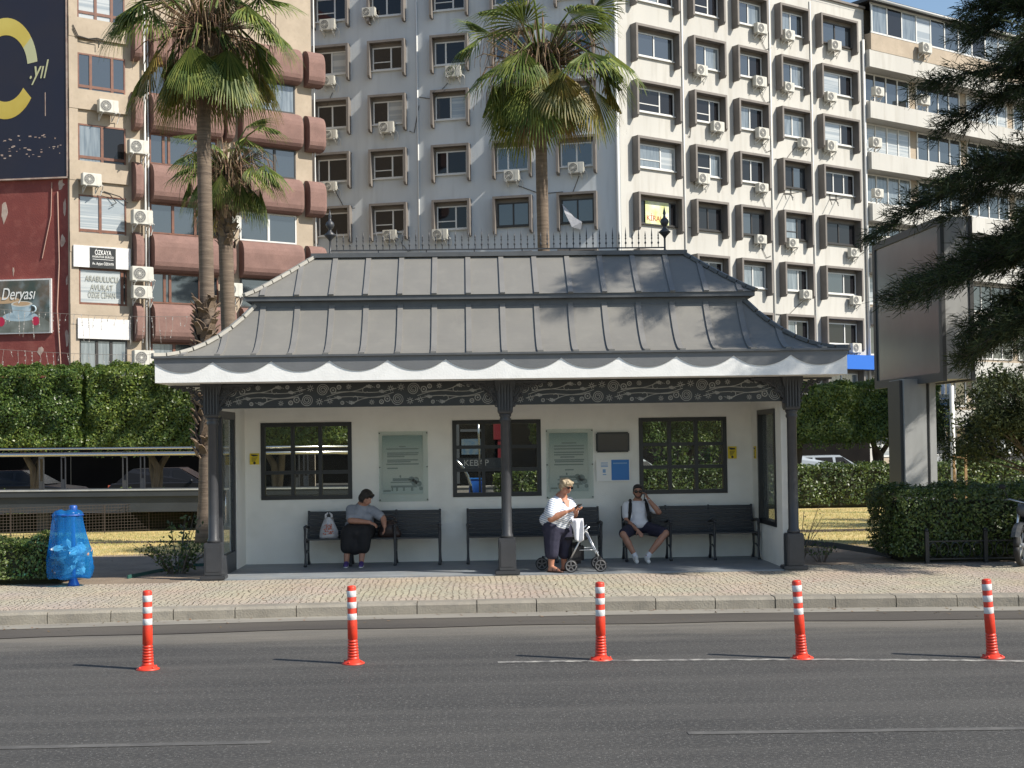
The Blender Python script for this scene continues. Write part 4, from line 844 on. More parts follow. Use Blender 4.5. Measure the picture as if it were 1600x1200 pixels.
for i, (u, v) in enumerate([(231, 1046), (552, 1037), (939, 1031), (1253, 1029), (1551, 1028)]):
    p = G(u, v, 0); o = t if i == 0 else dup(t, p, random.uniform(0, 3), bl[i-1]); o.location = p
    if i >= 3: o.rotation_euler = (0, R(-3 if i == 3 else -3.5), 0)
    if i == 1: o.rotation_euler = (0, R(-.8), .4)

# ------------------------------------------------------------------ blue rubbish bag on its post
p = G(115, 913, .17); bx, by = p.x-.06, p.y
t = thing('rubbish_bin', 'translucent blue rubbish bag hanging from a blue steel post at the pavement edge', 'rubbish bin', (bx, by, .15))
mb = MB(); mb.lathe([(.09, .15), (.085, .17), (.03, .3), (.028, 1.2), (.06, 1.24), (.06, 1.33), (.045, 1.345)], (bx+.06, by, 0), 12); mb.build('post', m_binb, t, world=True)
mb = MB(); mb.tube([(bx+.2*cos(a), by+.17*sin(a), 1.2) for a in [k*pi/12 for k in range(25)]], .016, 6); mb.bar((bx-.2, by, 1.2), (bx+.2, by, 1.2), .02); mb.build('hoop', m_binb, t, world=True)
prof = [(.29, .2), (.27, .3), (.31, .305), (.4, .325), (.52, .33), (.64, .315), (.78, .285), (.95, .25), (1.1, .225), (1.19, .215), (1.225, .222), (1.255, .19), (1.275, .12)]; K = 48; vs = []
for i, (h_, r_) in enumerate([(.3, .1)]+prof[1:]):
    for j in range(K):
        a = 2*pi*j/K; f = 1+.035*sin(7*a+h_*3)+.025*sin(13*a-h_*5)+(.05*sin(3*a+h_*9)+.04*sin(5*a-h_*31)+.03*sin(11*a+h_*43))*(h_ < .75)
        vs.append((bx+.02*sin(h_*4)+r_*f*cos(a), by+r_*.82*f*sin(a), h_+.012*sin(5*a)))
n_ = len(prof); mb = MB(); mb.add(vs, [(i*K+j, i*K+(j+1) % K, (i+1)*K+(j+1) % K, (i+1)*K+j) for i in range(n_-1) for j in range(K)]+[tuple(range(K))], 0, True)
def bagmat():
    m = M('blue_bag_film', (.03, .29, .74), .2, (.02, .22, .62), 3, .3, 9, trans=.4); n = m.node_tree; N = n.nodes; L = n.links
    out = N['Material Output']; src = out.inputs[0].links[0].from_socket; tr = N.new('ShaderNodeBsdfTransparent'); tr.inputs[0].default_value = (.4, .8, 1, 1)
    mx = N.new('ShaderNodeMixShader'); mx.inputs[0].default_value = .42; L.new(tr.outputs[0], mx.inputs[1]); L.new(src, mx.inputs[2]); L.new(mx.outputs[0], out.inputs[0]); return m
mb.build('bag', bagmat(), t, world=True)
mb = MB(); rr = random.Random(5)
m_lit = [M('white_litter', (.7, .72, .72), .5, (.5, .52, .55), 9), M('brown_litter', (.4, .22, .15), .7), M('dark_litter', (.03, .05, .09), .5)]
for i in range(34):
    a = rr.uniform(0, 2*pi); r_ = rr.uniform(.1, .27); k = rr.choice((0, 0, 0, 1, 2)); q = Matrix.Rotation(rr.uniform(0, 3), 3, 'X') @ Matrix.Rotation(rr.uniform(0, 3), 3, 'Z'); j0 = len(mb.v)
    mb.ell((0, 0, 0), (rr.uniform(.06, .13), rr.uniform(.04, .1), rr.uniform(.02, .06)), q, 7, k); c_ = V((bx+r_*cos(a), by+r_*.8*sin(a), rr.uniform(.36, .74)))
    for vi in range(j0, len(mb.v)): mb.v[vi] = c_+mb.v[vi]*rr.uniform(.55, 1.3)
mb.sm = [False]*len(mb.sm); mb.build('litter', m_lit, t, world=True)

# ------------------------------------------------------------------ hedges and shrubs
def box_leaves(x0, x1, y0, y1, z0, z1, dens, size, shag=.06, top=1., bumps=.05, faces=('f', 't', 'l', 'r', 'b')):
    Ps, Ns = [], []
    lx, ly, lz = x1-x0, y1-y0, z1-z0
    for f, ar in (('f', lx*lz), ('b', lx*lz), ('t', lx*ly), ('l', ly*lz), ('r', ly*lz)):
        if f not in faces: continue
        n = int(ar*dens); a, b = rng.random(n), rng.random(n); P = np.zeros((n, 3)); N = np.zeros((n, 3))
        if f in 'fb': P[:, 0] = x0+a*lx; P[:, 2] = z0+b*lz; P[:, 1] = y0 if f == 'f' else y1; N[:, 1] = -1 if f == 'f' else 1
        elif f == 't': P[:, 0] = x0+a*lx; P[:, 1] = y0+b*ly; P[:, 2] = z1; N[:, 2] = 1
        else: P[:, 1] = y0+a*ly; P[:, 2] = z0+b*lz; P[:, 0] = x0 if f == 'l' else x1; N[:, 0] = -1 if f == 'l' else 1
        d = bumps*(np.sin(P[:, 0]*5.1+P[:, 2]*3.3)+np.sin(P[:, 0]*11.3-P[:, 2]*8.7+P[:, 1]*6)+np.sin(P[:, 2]*6.1+P[:, 1]*7))*.5-np.abs(rng.normal(0, shag, n))+rng.uniform(0, shag*.6, n)
        P += N*d[:, None]; Ps.append(P); Ns.append(N)
    P = np.concatenate(Ps); N = np.concatenate(Ns); c = np.array([(x0+x1)/2, (y0+y1)/2, (z0+z1)/2])
    # round the edges
    e = np.maximum(np.abs(P-c)/np.array([lx/2, ly/2, lz/2])-.8, 0); k = (np.sort(e, 1)[:, 1:2]); P = c+(P-c)*(1-k*.35)
    N = unit(N+rng.normal(0, .55, N.shape)+np.array([0, 0, .25])); return leaf_quads(P, N, size)
def hedge(name, label, x0, x1, y0, y1, z1, dens, size, mat, z0=.15, core=.12, faces=('f', 't', 'l', 'r', 'b')):
    t = thing(name, label, 'hedge', ((x0+x1)/2, (y0+y1)/2, z0))
    quads('foliage', box_leaves(x0, x1, y0, y1, z0+.08, z1, dens, size, .07, bumps=.075, faces=faces), mat, t)
    mb = MB(); mb.bbox(x0+core, x1-core, y0+core, y1-core, z0, z1-core, .06); mb.build('shaded_twig_core', m_core, t, world=True); return t
hedge('hedge', 'low dark clipped hedge beside the blue rubbish bag', -9.5, -6.05, 20.75, 21.7, .82, 1900, .055, m_hedge)
hedge('hedge', 'tall dark clipped hedge at the pavement edge right of the shelter', 6.72, 10.5, 21.75, 23.1, 1.36, 1650, .055, m_hedge, core=.24)
hedge('hedge', 'long sunlit clipped hedge across the far side of the lawn', .75, 19.5, 39.1, 40.3, 1.38, 620, .085, m_hedge, faces=('f', 't', 'l'))
def shrub(label, x, y, h, n, spread, mat=m_hedge, leaf=.06, dens=14, lo=.35):
    t = thing('shrub', label, 'shrub', (x, y, .14)); mb = MB(); Ps = []
    for i in range(n):
        a = rng.uniform(0, 2*pi); hh = h*rng.uniform(.55, 1.05); r_ = spread*rng.uniform(.2, 1); b = V((x+.12*spread*cos(a), y+.12*spread*sin(a), .14)); tp = V((x+r_*cos(a), y+r_*sin(a)*.8, .14+hh)); md = b.lerp(tp, .5)+V((0, 0, .08*h))
        mb.tube([b, md, tp], [.009, .006, .003], 5)
        for q in range(dens): u = rng.uniform(lo, 1.02); p = (b.lerp(md, u*2) if u < .5 else md.lerp(tp, u*2-1)); Ps.append([p.x+rng.normal(0, .04), p.y+rng.normal(0, .04), p.z+rng.normal(0, .03)])
    mb.build('stems', m_bark, t, world=True); Ps = np.array(Ps); quads('leaves', leaf_quads(Ps, unit(rng.normal(size=Ps.shape)+np.array([0, -.3, .5])), leaf), mat, t)
shrub('leafy low shrub in the shade beside the shelter\'s left column', -4.75, 22.2, .55, 26, .75, dens=26, lo=.1)
shrub('taller leggy shrub against the lawn behind the left column', -4.95, 23.4, 1.0, 9, .55, leaf=.08, dens=12)
shrub('sparse nearly bare shrub beside the shelter\'s right column', 5.45, 22.6, .95, 12, .5, leaf=.04, dens=5, lo=.5)
shrub('dry low shrub on the bare earth at the foot of the right column', 5.75, 22.3, .35, 12, .5, leaf=.05, dens=9)
# loose garden edging and dark strips across the lawn
def ribbon(label, pts, h, th, mat, name='ground_strip'):
    mb = MB()
    for a, b in zip(pts, pts[1:]): mb.bar(V(a)+V((0, 0, h/2)), V(b)+V((0, 0, h/2)), th, h)
    return tag(mb.build(name, mat, None, world=True), label, 'edging')
ribbon('bent green edging strip lying on the earth left of the shelter', [(-4.3, 23.6, .14), (-4.7, 23.5, .14), (-5.1, 22.6, .14), (-5.35, 21.5, .145)], .06, .02, m_green)
ribbon('dark edging strip lifted from the earth right of the shelter', [(5.3, 24.6, .2), (5.9, 24.7, .25), (6.4, 23.9, .24), (6.8, 23.0, .2), (7.0, 22.6, .16)], .1, .02, m_ramp)
ribbon('long straight dark strip across the left lawn', [(-13, 29.3, .14), (-5.7, 29.5, .14)], .045, .04, m_cbark)  # thin dark strips laid straight across the lawn
ribbon('long straight dark strip across the right lawn', [(4.7, 29.3, .14), (9, 29.4, .14), (12, 29.4, .14)], .06, .06, m_cbark)

# ------------------------------------------------------------------ clipped ficus trees
def ficus(label, x, y, hw, hd, z0, z1, tr=.17, seed=0):
    t = thing('ficus_tree', label, 'tree', (x, y, .1), 0, 'clipped ficus trees behind the lawn')
    P = box_leaves(x-hw, x+hw, y-hd, y+hd, z0, z1, 1250, .085, .07, bumps=.11, faces=('f', 't', 'l', 'r'))
    B = box_leaves(x-hw+.1, x+hw-.1, y-hd+.1, y+hd-.1, z0, z0+.25, 420, .085, .08, faces=('f',)); B[:, :, 2] -= rng.uniform(0, .2, len(B))[:, None]
    quads('crown', np.concatenate([P, B]), m_ivy, t)
    c = MB(); c.bbox(x-hw+.28, x+hw-.28, y-hd+.28, y+hd-.28, z0+.2, z1-.3, .25); c.build('shaded_twig_core', m_core, t, world=True)
    tk = MB(); rr = random.Random(seed)
    for k in range(3): a = k*2.1+seed; tk.tube([(x+.14*cos(a), y+.1*sin(a), .05), (x+.06*cos(a), y+.06*sin(a), .8), (x+.12*cos(a+1), y+.12*sin(a+1), 1.6), (x+.7*cos(a), y+.5*sin(a), z0+.5)], [tr*.8, tr*.62, tr*.6, tr*.3], 9)
    tk.build('trunk', m_bark, t, world=True)
for i, (x, l) in enumerate([(-15.9, 'clipped ficus cut by the left edge of the photo, beside the red wall'), (-12.55, 'clipped ficus above the left part of the ramp, its twisted trunk behind the handrail'), (-9.1, 'clipped ficus behind the palm trunk left of the shelter'), (-5.6, 'clipped ficus seen partly through the shelter\'s left window'), (-2.5, 'clipped ficus seen through the right panes of the shelter\'s left window')]):
    ficus(l, x, 40, 1.78, 1.3, 2.12+.05*sin(i*2), 4.62-.06*(i % 2)-.05*i, seed=i)
for i, (x, y, l) in enumerate([(4.0, 46.5, 'clipped ficus seen through the left panes of the shelter\'s right window'), (7.4, 46.6, 'clipped ficus seen through the right panes of the shelter\'s right window'), (11.1, 46.2, 'dark clipped ficus directly right of the shelter\'s right column'), (14.0, 46.4, 'dark clipped ficus behind the lightbox billboard post')]):
    ficus(l, x, y, 1.8, 1.4, 1.95, 3.95+.08*sin(i*3), seed=i+7)

# ------------------------------------------------------------------ palms
def fan(Q, hub, d, up, Rr, spread, n, droop, w=1.):
    """one pleated fan blade: n segments, joined near the hub, split and drooping at the tips"""
    hub = np.array(hub); d = np.array(d)/np.linalg.norm(d); up = np.array(up)-d*np.dot(up, d); up = up/np.linalg.norm(up); sd = np.cross(d, up)
    for i in range(n):
        u = -1+2*i/(n-1); a = u*spread; L = Rr*(1-.28*abs(u)**1.5)*rng.uniform(.9, 1.06)
        e = d*cos(a)+sd*sin(a)+up*(-.3*u*u); e /= np.linalg.norm(e); s = -d*sin(a)+sd*cos(a); hw = L*.62*math.tan(spread/(n-1))*1.05*w; pl = up*(.012 if i % 2 else -.012)*Rr*2
        p0 = hub; p1 = hub+e*L*.58-np.array([0, 0, droop*L*.12]); p2 = hub+e*L*.84-np.array([0, 0, droop*L*.34]); dr = droop*rng.uniform(.6, 1.3); p3 = hub+e*L*(1-.12*dr)-np.array([0, 0, dr*L*.62])
        Q.append([p0, p1-s*hw-pl, p1+pl*.2, p0]); Q.append([p0, p1+pl*.2, p1+s*hw-pl, p0])
        Q.append([p1-s*hw-pl, p2-s*hw*.5, p2+s*hw*.5, p1+s*hw-pl]); Q.append([p2-s*hw*.5, p3-s*.004, p3+s*.004, p2+s*hw*.5])
def palm(label, x, y, z0, zc, tr, scale=1., nl=34, nd=46, boots=None, seed=0, lean=(0, 0)):
    global rng
    keep = rng; rng = np.random.default_rng(seed)
    t = thing('fan_palm', label, 'palm tree', (x, y, .12), 0, 'fan palms around the shelter')
    mb = MB(); N_ = 46; pts = []; rs = []
    for i in range(N_+1):
        u = i/N_; pts.append((x+lean[0]*u+.05*sin(u*5), y+lean[1]*u, .1+(zc-.1-.3)*u)); rs.append(tr*(1.32-.32*min(1, u*12) if u < .1 else 1-.12*u)*(1+.022*(i % 2)))
    mb.tube(pts, rs, 18); mb.build('trunk', m_palmbark, t, world=True)
    if boots:                                                   # clinging old leaf bases
        b = MB(); rr = random.Random(seed)
        for i in range(boots[2]):
            z = rr.uniform(boots[0], boots[1]); a = rr.uniform(0, 2*pi); r_ = tr*1.0; l_ = rr.uniform(.16, .32); tw = rr.uniform(-.7, .7)
            p = V((x+lean[0]*z/zc+r_*cos(a), y+r_*sin(a), z)); q = p+V((.07*cos(a+tw), .07*sin(a+tw), l_*.6)); e = q+V((.09*cos(a+tw*2), .09*sin(a+tw*2), l_*.3)); s = V((-sin(a), cos(a), 0))
            s = s+V((0, 0, tw*.5)); b.add([p-s*.09, p+s*.09, q+s*.06, q-s*.06, e+s*.035, e-s*.035], [(0, 1, 2, 3), (3, 2, 4, 5)])
        o = b.build('old_leaf_bases', m_boot, t, world=True, fixn=False); o.modifiers.new('s', 'SOLIDIFY').thickness = .02
    cx, cy = x+lean[0], y+lean[1]
    Q, S, Y_ = [], MB(), []
    n1, n2, n3 = nl
    def leaf(a, r_, z, out, down, Rr, spr, dr, yel=0.):
        o = V((cos(a), sin(a), 0)); b = V((cx+.1*cos(a), cy+.1*sin(a), zc+.1)); hb = V((cx, cy, z))+o*r_; m_ = b.lerp(hb, .55)+V((0, 0, .12+.25*max(0, r_-.4)))
        S.tube([b, m_, hb], [.035*scale, .022*scale, .015*scale], 6)
        tw = V((-sin(a), cos(a), 0))*rng.uniform(-.45, .45)
        fan(Y_ if rng.random() < yel else Q, hb, o*out+V((0, 0, -down))+tw*.5, o*(down+.15)+V((0, 0, out+.1))+tw, Rr, spr, 36, dr)
    for i in range(n1): leaf(i*2.39996+rng.uniform(-.25, .25), scale*rng.uniform(.45, 1.15), zc-scale*rng.uniform(.1, .5), rng.uniform(.15, .5), 1, scale*rng.uniform(.95, 1.15), rng.uniform(.75, 1.15), rng.uniform(.1, .3), .18)
    for i in range(n2): leaf(i*2.39996*1.7+rng.uniform(-.25, .25), scale*rng.uniform(.9, 1.3), zc+scale*rng.uniform(-.1, .45), rng.uniform(.6, 1), rng.uniform(.45, .9), scale*rng.uniform(.85, 1.05), rng.uniform(1.0, 1.4), rng.uniform(.3, .6), .08)
    for i in range(n3): leaf(i*2.39996*.63+rng.uniform(-.25, .25), scale*rng.uniform(.5, 1.05), zc+scale*rng.uniform(.55, 1.3), rng.uniform(.4, .9), rng.uniform(-.5, .35), scale*rng.uniform(.85, 1.05), rng.uniform(1.1, 1.5), rng.uniform(.2, .4))
    Dd = []; dm = MB()
    for i in range(nd):                                         # dry leaves against the trunk and between the green ones
        a = rng.uniform(0, 2*pi); r_ = tr+scale*rng.uniform(.0, .45); z = zc-scale*rng.uniform(-.15, .75); o = V((cos(a), sin(a), 0)); hb = V((cx, cy, z))+o*r_
        dm.tube([V((cx, cy, z+.35*scale))+o*tr, hb+V((0, 0, .12)), hb], [.03*scale, .018, .01], 5)
        if i % 3: fan(Dd, hb, o*rng.uniform(.0, .35)+V((0, 0, -1)), o+V((0, 0, .2)), scale*rng.uniform(.45, .8), rng.uniform(.2, .6), 14, .4, .5)
    for i in range(190):                                        # dry fruit stalks arching out of the crown and hanging
        a = rng.uniform(0, 2*pi); r_ = scale*rng.uniform(.2, 1.1); p = V((cx+.15*cos(a), cy+.15*sin(a), zc+.1)); q = V((cx+r_*cos(a), cy+r_*sin(a), zc+rng.uniform(-.1, .8)*scale)); e = q+V((.25*cos(a)+rng.uniform(-.15, .15), .25*sin(a)+rng.uniform(-.15, .15), -rng.uniform(.25, 1.)*scale))
        dm.tube([p, q, q.lerp(e, .5)+V((.1*cos(a), .1*sin(a), .08)), e], [.014, .012, .009, .004], 4)
    quads('crown', np.array(Q), m_frond, t)
    if Y_: quads('yellowing_fronds', np.array(Y_), m_frond2, t)
    S.build('leaf_stalks', m_frond, t, world=True); quads('dead_fronds', np.array(Dd), m_dead, t); dm.build('dry_stalks', m_dead, t, world=True)
    rng = keep
palm('tall fan palm whose trunk stands behind the shelter\'s left column', -5.62, 29.1, 0, 10.95, .165, 1.22, (20, 12, 10), 80, (1.9, 5.25, 210), 3, (.12, 0))
palm('fan palm rising behind the middle of the shelter roof, crown before the grey facade', 1.9, 34.8, 0, 11.75, .165, 1.42, (16, 10, 9), 90, None, 8, (.1, 0))
palm('smaller fan palm in front of the brown balconies, behind the tall palm trunk', -7.35, 42.0, 0, 10.55, .24, 1.15, (9, 7, 6), 46, (8.2, 10.6, 70), 21)

# ------------------------------------------------------------------ conifers on the right
def conifer(label, x, y, h, z_lo, reach, nl, seed, per=1., zmin_left=None):
    global rng
    keep = rng; rng = np.random.default_rng(seed)
    t = thing('conifer_tree', label, 'tree', (x, y, .12), 0, 'dark conifers right of the shelter')
    mb = MB(); mb.tube([(x, y, 0), (x+.05, y, h*.3), (x-.05, y+.05, h*.65), (x, y, h)], [.3, .24, .15, .03], 12)
    Ps, Ds = [], []
    for i in range(nl):
        u = (i+.5)/nl; z = z_lo+(h-z_lo)*u; a = i*2.39996+rng.uniform(-.3, .3); L = reach*min(1, .62+u*5)*(1-u)**.55*rng.uniform(.72, 1.12)+.35; rise = rng.uniform(-.12, .34)
        if zmin_left and u < .3 and sin(a) < -.35: L *= .6
        if zmin_left and z < 6.1: L = min(L, max(1.1, 1.0+(z-3.7)*1.5))
        L = min(L, 4.15)
        if zmin_left and 6.9 < z < 10.5 and cos(a) < .2: L = min(L, max(2.45, 3.7-(z-6.9)*.8))
        if zmin_left and i % 9 == 0 and u < .5: z, L, rise, a = 4.6+.5*(i % 4)/4, 2.6, -.2, pi+(i % 5-2)*.28
        pts = [V((x+.1*cos(a), y+.1*sin(a), z))]
        for k in range(1, 7): v = k/6; pts.append(V((x+L*v*cos(a+.12*sin(v*4+i)), y+L*v*sin(a+.12*sin(v*4+i)), z+L*(rise*v-.26*v*v))))
        mb.tube(pts, [.055*(1-.85*k/6)*(.5+.5*L/reach) for k in range(7)], 6)
        ns = int(L*19*per)
        for s in range(ns):
            v = .2+.8*(s+rng.random())/ns; k = min(5, int(v*6)); p = pts[k].lerp(pts[k+1], v*6-k) if k < 6 else pts[6]
            sa = a+(1 if s % 2 else -1)*rng.uniform(.3, 1.15); sl = (.3+.75*(1-v))*rng.uniform(.6, 1.25)
            d = np.array([cos(sa), sin(sa), rng.uniform(-.75, .5)]); q = np.array(p)+d*sl+np.array([0, 0, -.1*sl]); mb.tube([p, q], [.008, .003], 3, cap=False)
            m_ = int(18+sl*112); tt = rng.random(m_)[:, None]; Ps.append(np.array(p)+(q-np.array(p))*tt+rng.normal(0, .055, (m_, 3))); Ds.append(unit(d)+rng.normal(0, .5, (m_, 3))+np.array([0, 0, -.1]))
    P = np.concatenate(Ps); Dn = unit(np.concatenate(Ds)); n = len(P); ln = rng.uniform(.08, .17, n)[:, None]; sd = unit(np.cross(Dn, rng.normal(size=(n, 3))))*rng.uniform(.007, .016, n)[:, None]
    quads('foliage', np.stack([P-sd*.6, P+sd*.6, P+Dn*ln+sd*.2, P+Dn*ln-sd*.2], 1), m_needle, t); mb.build('trunk', m_cbark, t, world=True); rng = keep
conifer('large dark conifer reaching in from the right edge over the billboard', 10.25, 20.5, 16, 3.7, 4.5, 124, 5, 1.05, True)
conifer('second dark conifer farther back, only its tips showing at the right edge', 21.0, 41.6, 20, 4.2, 4.7, 110, 9, .85)

# ------------------------------------------------------------------ lightbox billboard on its post
q0, q1 = D(1474, 600, 24.5), D(1369, 600, 28.0); ang = math.atan2(q1.y-q0.y, q1.x-q0.x); P0 = V((q0.x, q0.y)); dx = V((cos(ang), sin(ang))); nx = V((sin(ang), -cos(ang)))   # near edge, run away from the road
if nx.x > 0: nx = -nx
def bp_(s, o, z): return V((P0.x+dx.x*s+nx.x*o, P0.y+dx.y*s+nx.y*o, z))
px0_ = D(1420, 700, 26).x; t = thing('billboard', 'grey lightbox billboard with a blank panel on a pale square post', 'billboard', (px0_, 26.3, .14))
def obox(mb, s0, s1, o0, o1, z0, z1, mi=0):
    k = len(mb.v); mb.box(s0, s1, o0, o1, z0, z1, mi)
    for i in range(k, len(mb.v)): q = mb.v[i]; mb.v[i] = bp_(q.x, q.y, q.z)
zb, zt = 3.17, 6.15
mb = MB()
for o0, o1 in ((-.07, 0), (-.6, -.53)):
    obox(mb, 0, 3.6, o0, o1, zb, zb+.16); obox(mb, 0, 3.6, o0, o1, zt-.14, zt); obox(mb, 0, .14, o0, o1, zb+.16, zt-.14); obox(mb, 3.46, 3.6, o0, o1, zb+.16, zt-.14)
mb.build('frame', m_bill, t, world=True)
mb = MB(); obox(mb, .02, 3.58, -.525, -.075, zb+.04, zt-.02); mb.build('casing', m_billw, t, world=True)
mb = MB(); obox(mb, .14, 3.46, -.05, -.03, zb+.16, zt-.14); obox(mb, .14, 3.46, -.57, -.55, zb+.16, zt-.14); mb.build('lightbox_panel', m_billp, t, world=True)
mb = MB(); qq = D(1409, 700, 25.9); px0, py0 = qq.x, qq.y-.2
mb.box(px0, px0+.42, py0, py0+.9, .1, zb+.1); mb.box(px0+.5, px0+.62, py0+.05, py0+.85, .1, zb+.1); mb.build('post', m_billw, t, world=True)
mb = MB(); mb.box(px0+.415, px0+.505, py0+.1, py0+.8, .1, zb+.05); mb.box(px0-.06, px0-.003, py0+.08, py0+.8, .1, zb+.08); mb.build('post_dark_strips', m_bill, t, world=True)  # dark filler in the groove, dark slab along the left face

# ------------------------------------------------------------------ ramp of a footbridge on the left
t = thing('footbridge_ramp', 'dark clad footbridge ramp with stainless steel handrails behind the left lawn', 'ramp', (-8, 33.8, .12))
Yr = 33.35; rx0, rx1 = -16, -2.55
def rz(x): return -.006*(x+7)
mb = MB()
def rbox(x0, x1, y0, y1, z0, z1):
    mb.add([(x, y, z+rz(x)) for z in (z0, z1) for y in (y0, y1) for x in (x0, x1)], [(0, 2, 3, 1), (4, 5, 7, 6), (0, 1, 5, 4), (2, 6, 7, 3), (0, 4, 6, 2), (1, 3, 7, 5)])
rbox(rx0, rx1, Yr, Yr+1.9, .62, 1.0); rbox(rx0, rx1, Yr-.08, Yr+1.95, 1.0, 1.14); mb.build('deck', m_ramp, t, world=True)
mb = MB(); rbox(rx0, rx1, Yr-.1, Yr-.06, 1.14, 1.175); mb.build('kerb_angle', m_billw, t, world=True)
for yy in (Yr+.02, Yr+1.8):
    mb = MB()
    for z, r_ in ((2.16, .028), (2.02, .05)): mb.tube([(x, yy, z+rz(x)) for x in (rx0, -10, -6, rx1)], r_, 10)
    mb.build('handrail', m_steel, t, world=True)
    for x in (-15.2, -12.4, -10.35, -8.35, -6.25, -4.2, -2.8):
        mb = MB()
        for d_ in (-.05, .05): mb.box(x+d_-.012, x+d_+.012, yy-.02, yy+.02, 1.14, 2.1)
        mb.box(x-.06, x+.06, yy-.03, yy+.03, 1.95, 2.09); mb.box(x-.05, x+.05, yy-.015, yy+.015, 1.14, 1.4); mb.build('rail_post', m_iron, t, world=True)
for x in (-14.5, -10.5, -6.5, -3): MB().box(x-.15, x+.15, Yr+.6, Yr+1.2, 0, .63).build('support', m_ramp, t, world=True)
t = thing('wire_fence', 'rusty square-mesh wire fence under the front of the footbridge ramp', 'fence', (-9, 32.6, .13))
A, B = G(-60, 842), G(300, 826); mb = MB(); L = (B-A).length; n_ = int(L/.075)
for i in range(n_+1): p = A.lerp(B, i/n_); mb.bar(p, p+V((0, 0, .66)), .007)
for k in range(10): mb.bar(A+V((0, 0, .03+.07*k)), B+V((0, 0, .03+.07*k)), .007, up=(0, 1, 0))
mb.build('wire_mesh', m_mesh, t, world=True)
for i in range(6): p = A.lerp(B, i/5); mb = MB(); mb.box(p.x-.009, p.x+.009, p.y, p.y+.02, .1, .82); mb.build('fence_post', m_mesh, t, world=True)
pa = MB(); pa.box(-17, -2.6, 34.6, 34.9, .0, .55); struct(pa.build('shade_dark_bank', m_core, None, world=True))  # bank made near-black; the shade under the deck is put into its colour
shrub('small bright green shrub behind the ramp near the palm trunk', -9.0, 37.2, .95, 34, .75, m_hedge, .08, 30, .1)
shrub('dark green shrub at the foot of the twisted ficus trunk', -12.6, 38.2, .9, 34, .8, m_hedge, .08, 26, .1)
shrub('bright green shrub seen through the lower left panes of the left window', -6.3, 37.2, .9, 34, .8, m_hedge, .08, 30, .1)
shrub('bright green shrub seen through the lower middle panes of the left window', -5.0, 37.3, .85, 34, .8, m_hedge, .08, 30, .1)

# ------------------------------------------------------------------ buildings
def onp(u, v, p, a):                                            # where a sight line meets a vertical facade: (run along it, height)
    n = V((-sin(a), cos(a))); r = ray(u, v); t = (p[0]*n.x+p[1]*n.y)/(r.x*n.x+r.y*n.y); return (t*r.x-p[0])*cos(a)+(t*r.y-p[1])*sin(a), CH+t*r.z
def fac(a, s, o=0.): return (cos(a)*s+sin(a)*o, sin(a)*s-cos(a)*o)     # local point: run s, outward o
_cache = {}
def cached(key, fn):
    if key not in _cache: _cache[key] = fn()
    return _cache[key]
PM = {'g': m_pane, 'd': m_paned, 'c': m_curt, 'b': m_blind}
def office_window(root, a, s, z, w_, kind, pn, fm, offs=(0, 0)):
    """window in a deep taupe surround: hood and two long fins"""
    def sur():
        mb = MB(); d = .42 if w_ == 2.16 else .5
        mb.box(0, w_, -d, 0, -.13, 0)
        for x in (0, w_-.13): mb.prism([(0, -.13), (-d, -.13), (-d, -1.9), (-d+.1, -2.03), (0, -2.03)], x, x+.13, 'x')
        mb.box(.13, w_-.13, -.035, 0, -.34, -.13); mb.box(.13, .22, -.035, 0, -1.62, -.34); mb.box(w_-.22, w_-.13, -.035, 0, -1.62, -.34)
        return mb.mesh([m_fin])
    def frm():
        mb = MB(); x0, x1, z0, z1 = .2, w_-.2, -1.6, -.33; t = .07; y = -.06
        mb.box(x0, x1, y, .0, z0, z0+t); mb.box(x0, x1, y, 0, z1-t, z1); mb.box(x0, x0+t, y, 0, z0+t, z1-t); mb.box(x1-t, x1, y, 0, z0+t, z1-t); mb.box(x0-.06, x1+.06, -.13, .0, z0-.06, z0)
        k = {'2': (.5,), 'L': (.62,), 'R': (.36,), '3': (.36, .68), 'T': (.62,)}[kind]
        for q in k: xx = x0+(x1-x0)*q; mb.box(xx-t*.6, xx+t*.6, y-.01, 0, z0+t, z1-t)
        if kind == 'T': mb.box(x0+t, x0+(x1-x0)*.62-t*.6, y, 0, z0+.42, z0+.47)
        return mb.mesh([fm])
    def pan(i):
        x0, x1, z0, z1 = .27, w_-.27, -1.53, -.4; q = {'2': (0, .5, 1), 'L': (0, .62, 1), 'T': (0, .62, 1), 'R': (0, .36, 1), '3': (0, .36, .68, 1)}[kind]
        mb = MB(); mb.box(x0+(x1-x0)*q[i], x0+(x1-x0)*q[i+1], -.03, -.01, z0, z1); return mb.mesh([PM[pn[i % len(pn)]]])
    x, y = fac(a, s)
    wo_ = link('window', cached(('f', w_, kind, fm.name), frm), root, (x, y, z), a)
    link('window_surround', cached(('s', w_), sur), wo_)
    for i in range(3 if kind == '3' else 2): link('pane', cached(('p', w_, kind, i, pn[i % len(pn)]), lambda: pan(i)), wo_)
    return wo_
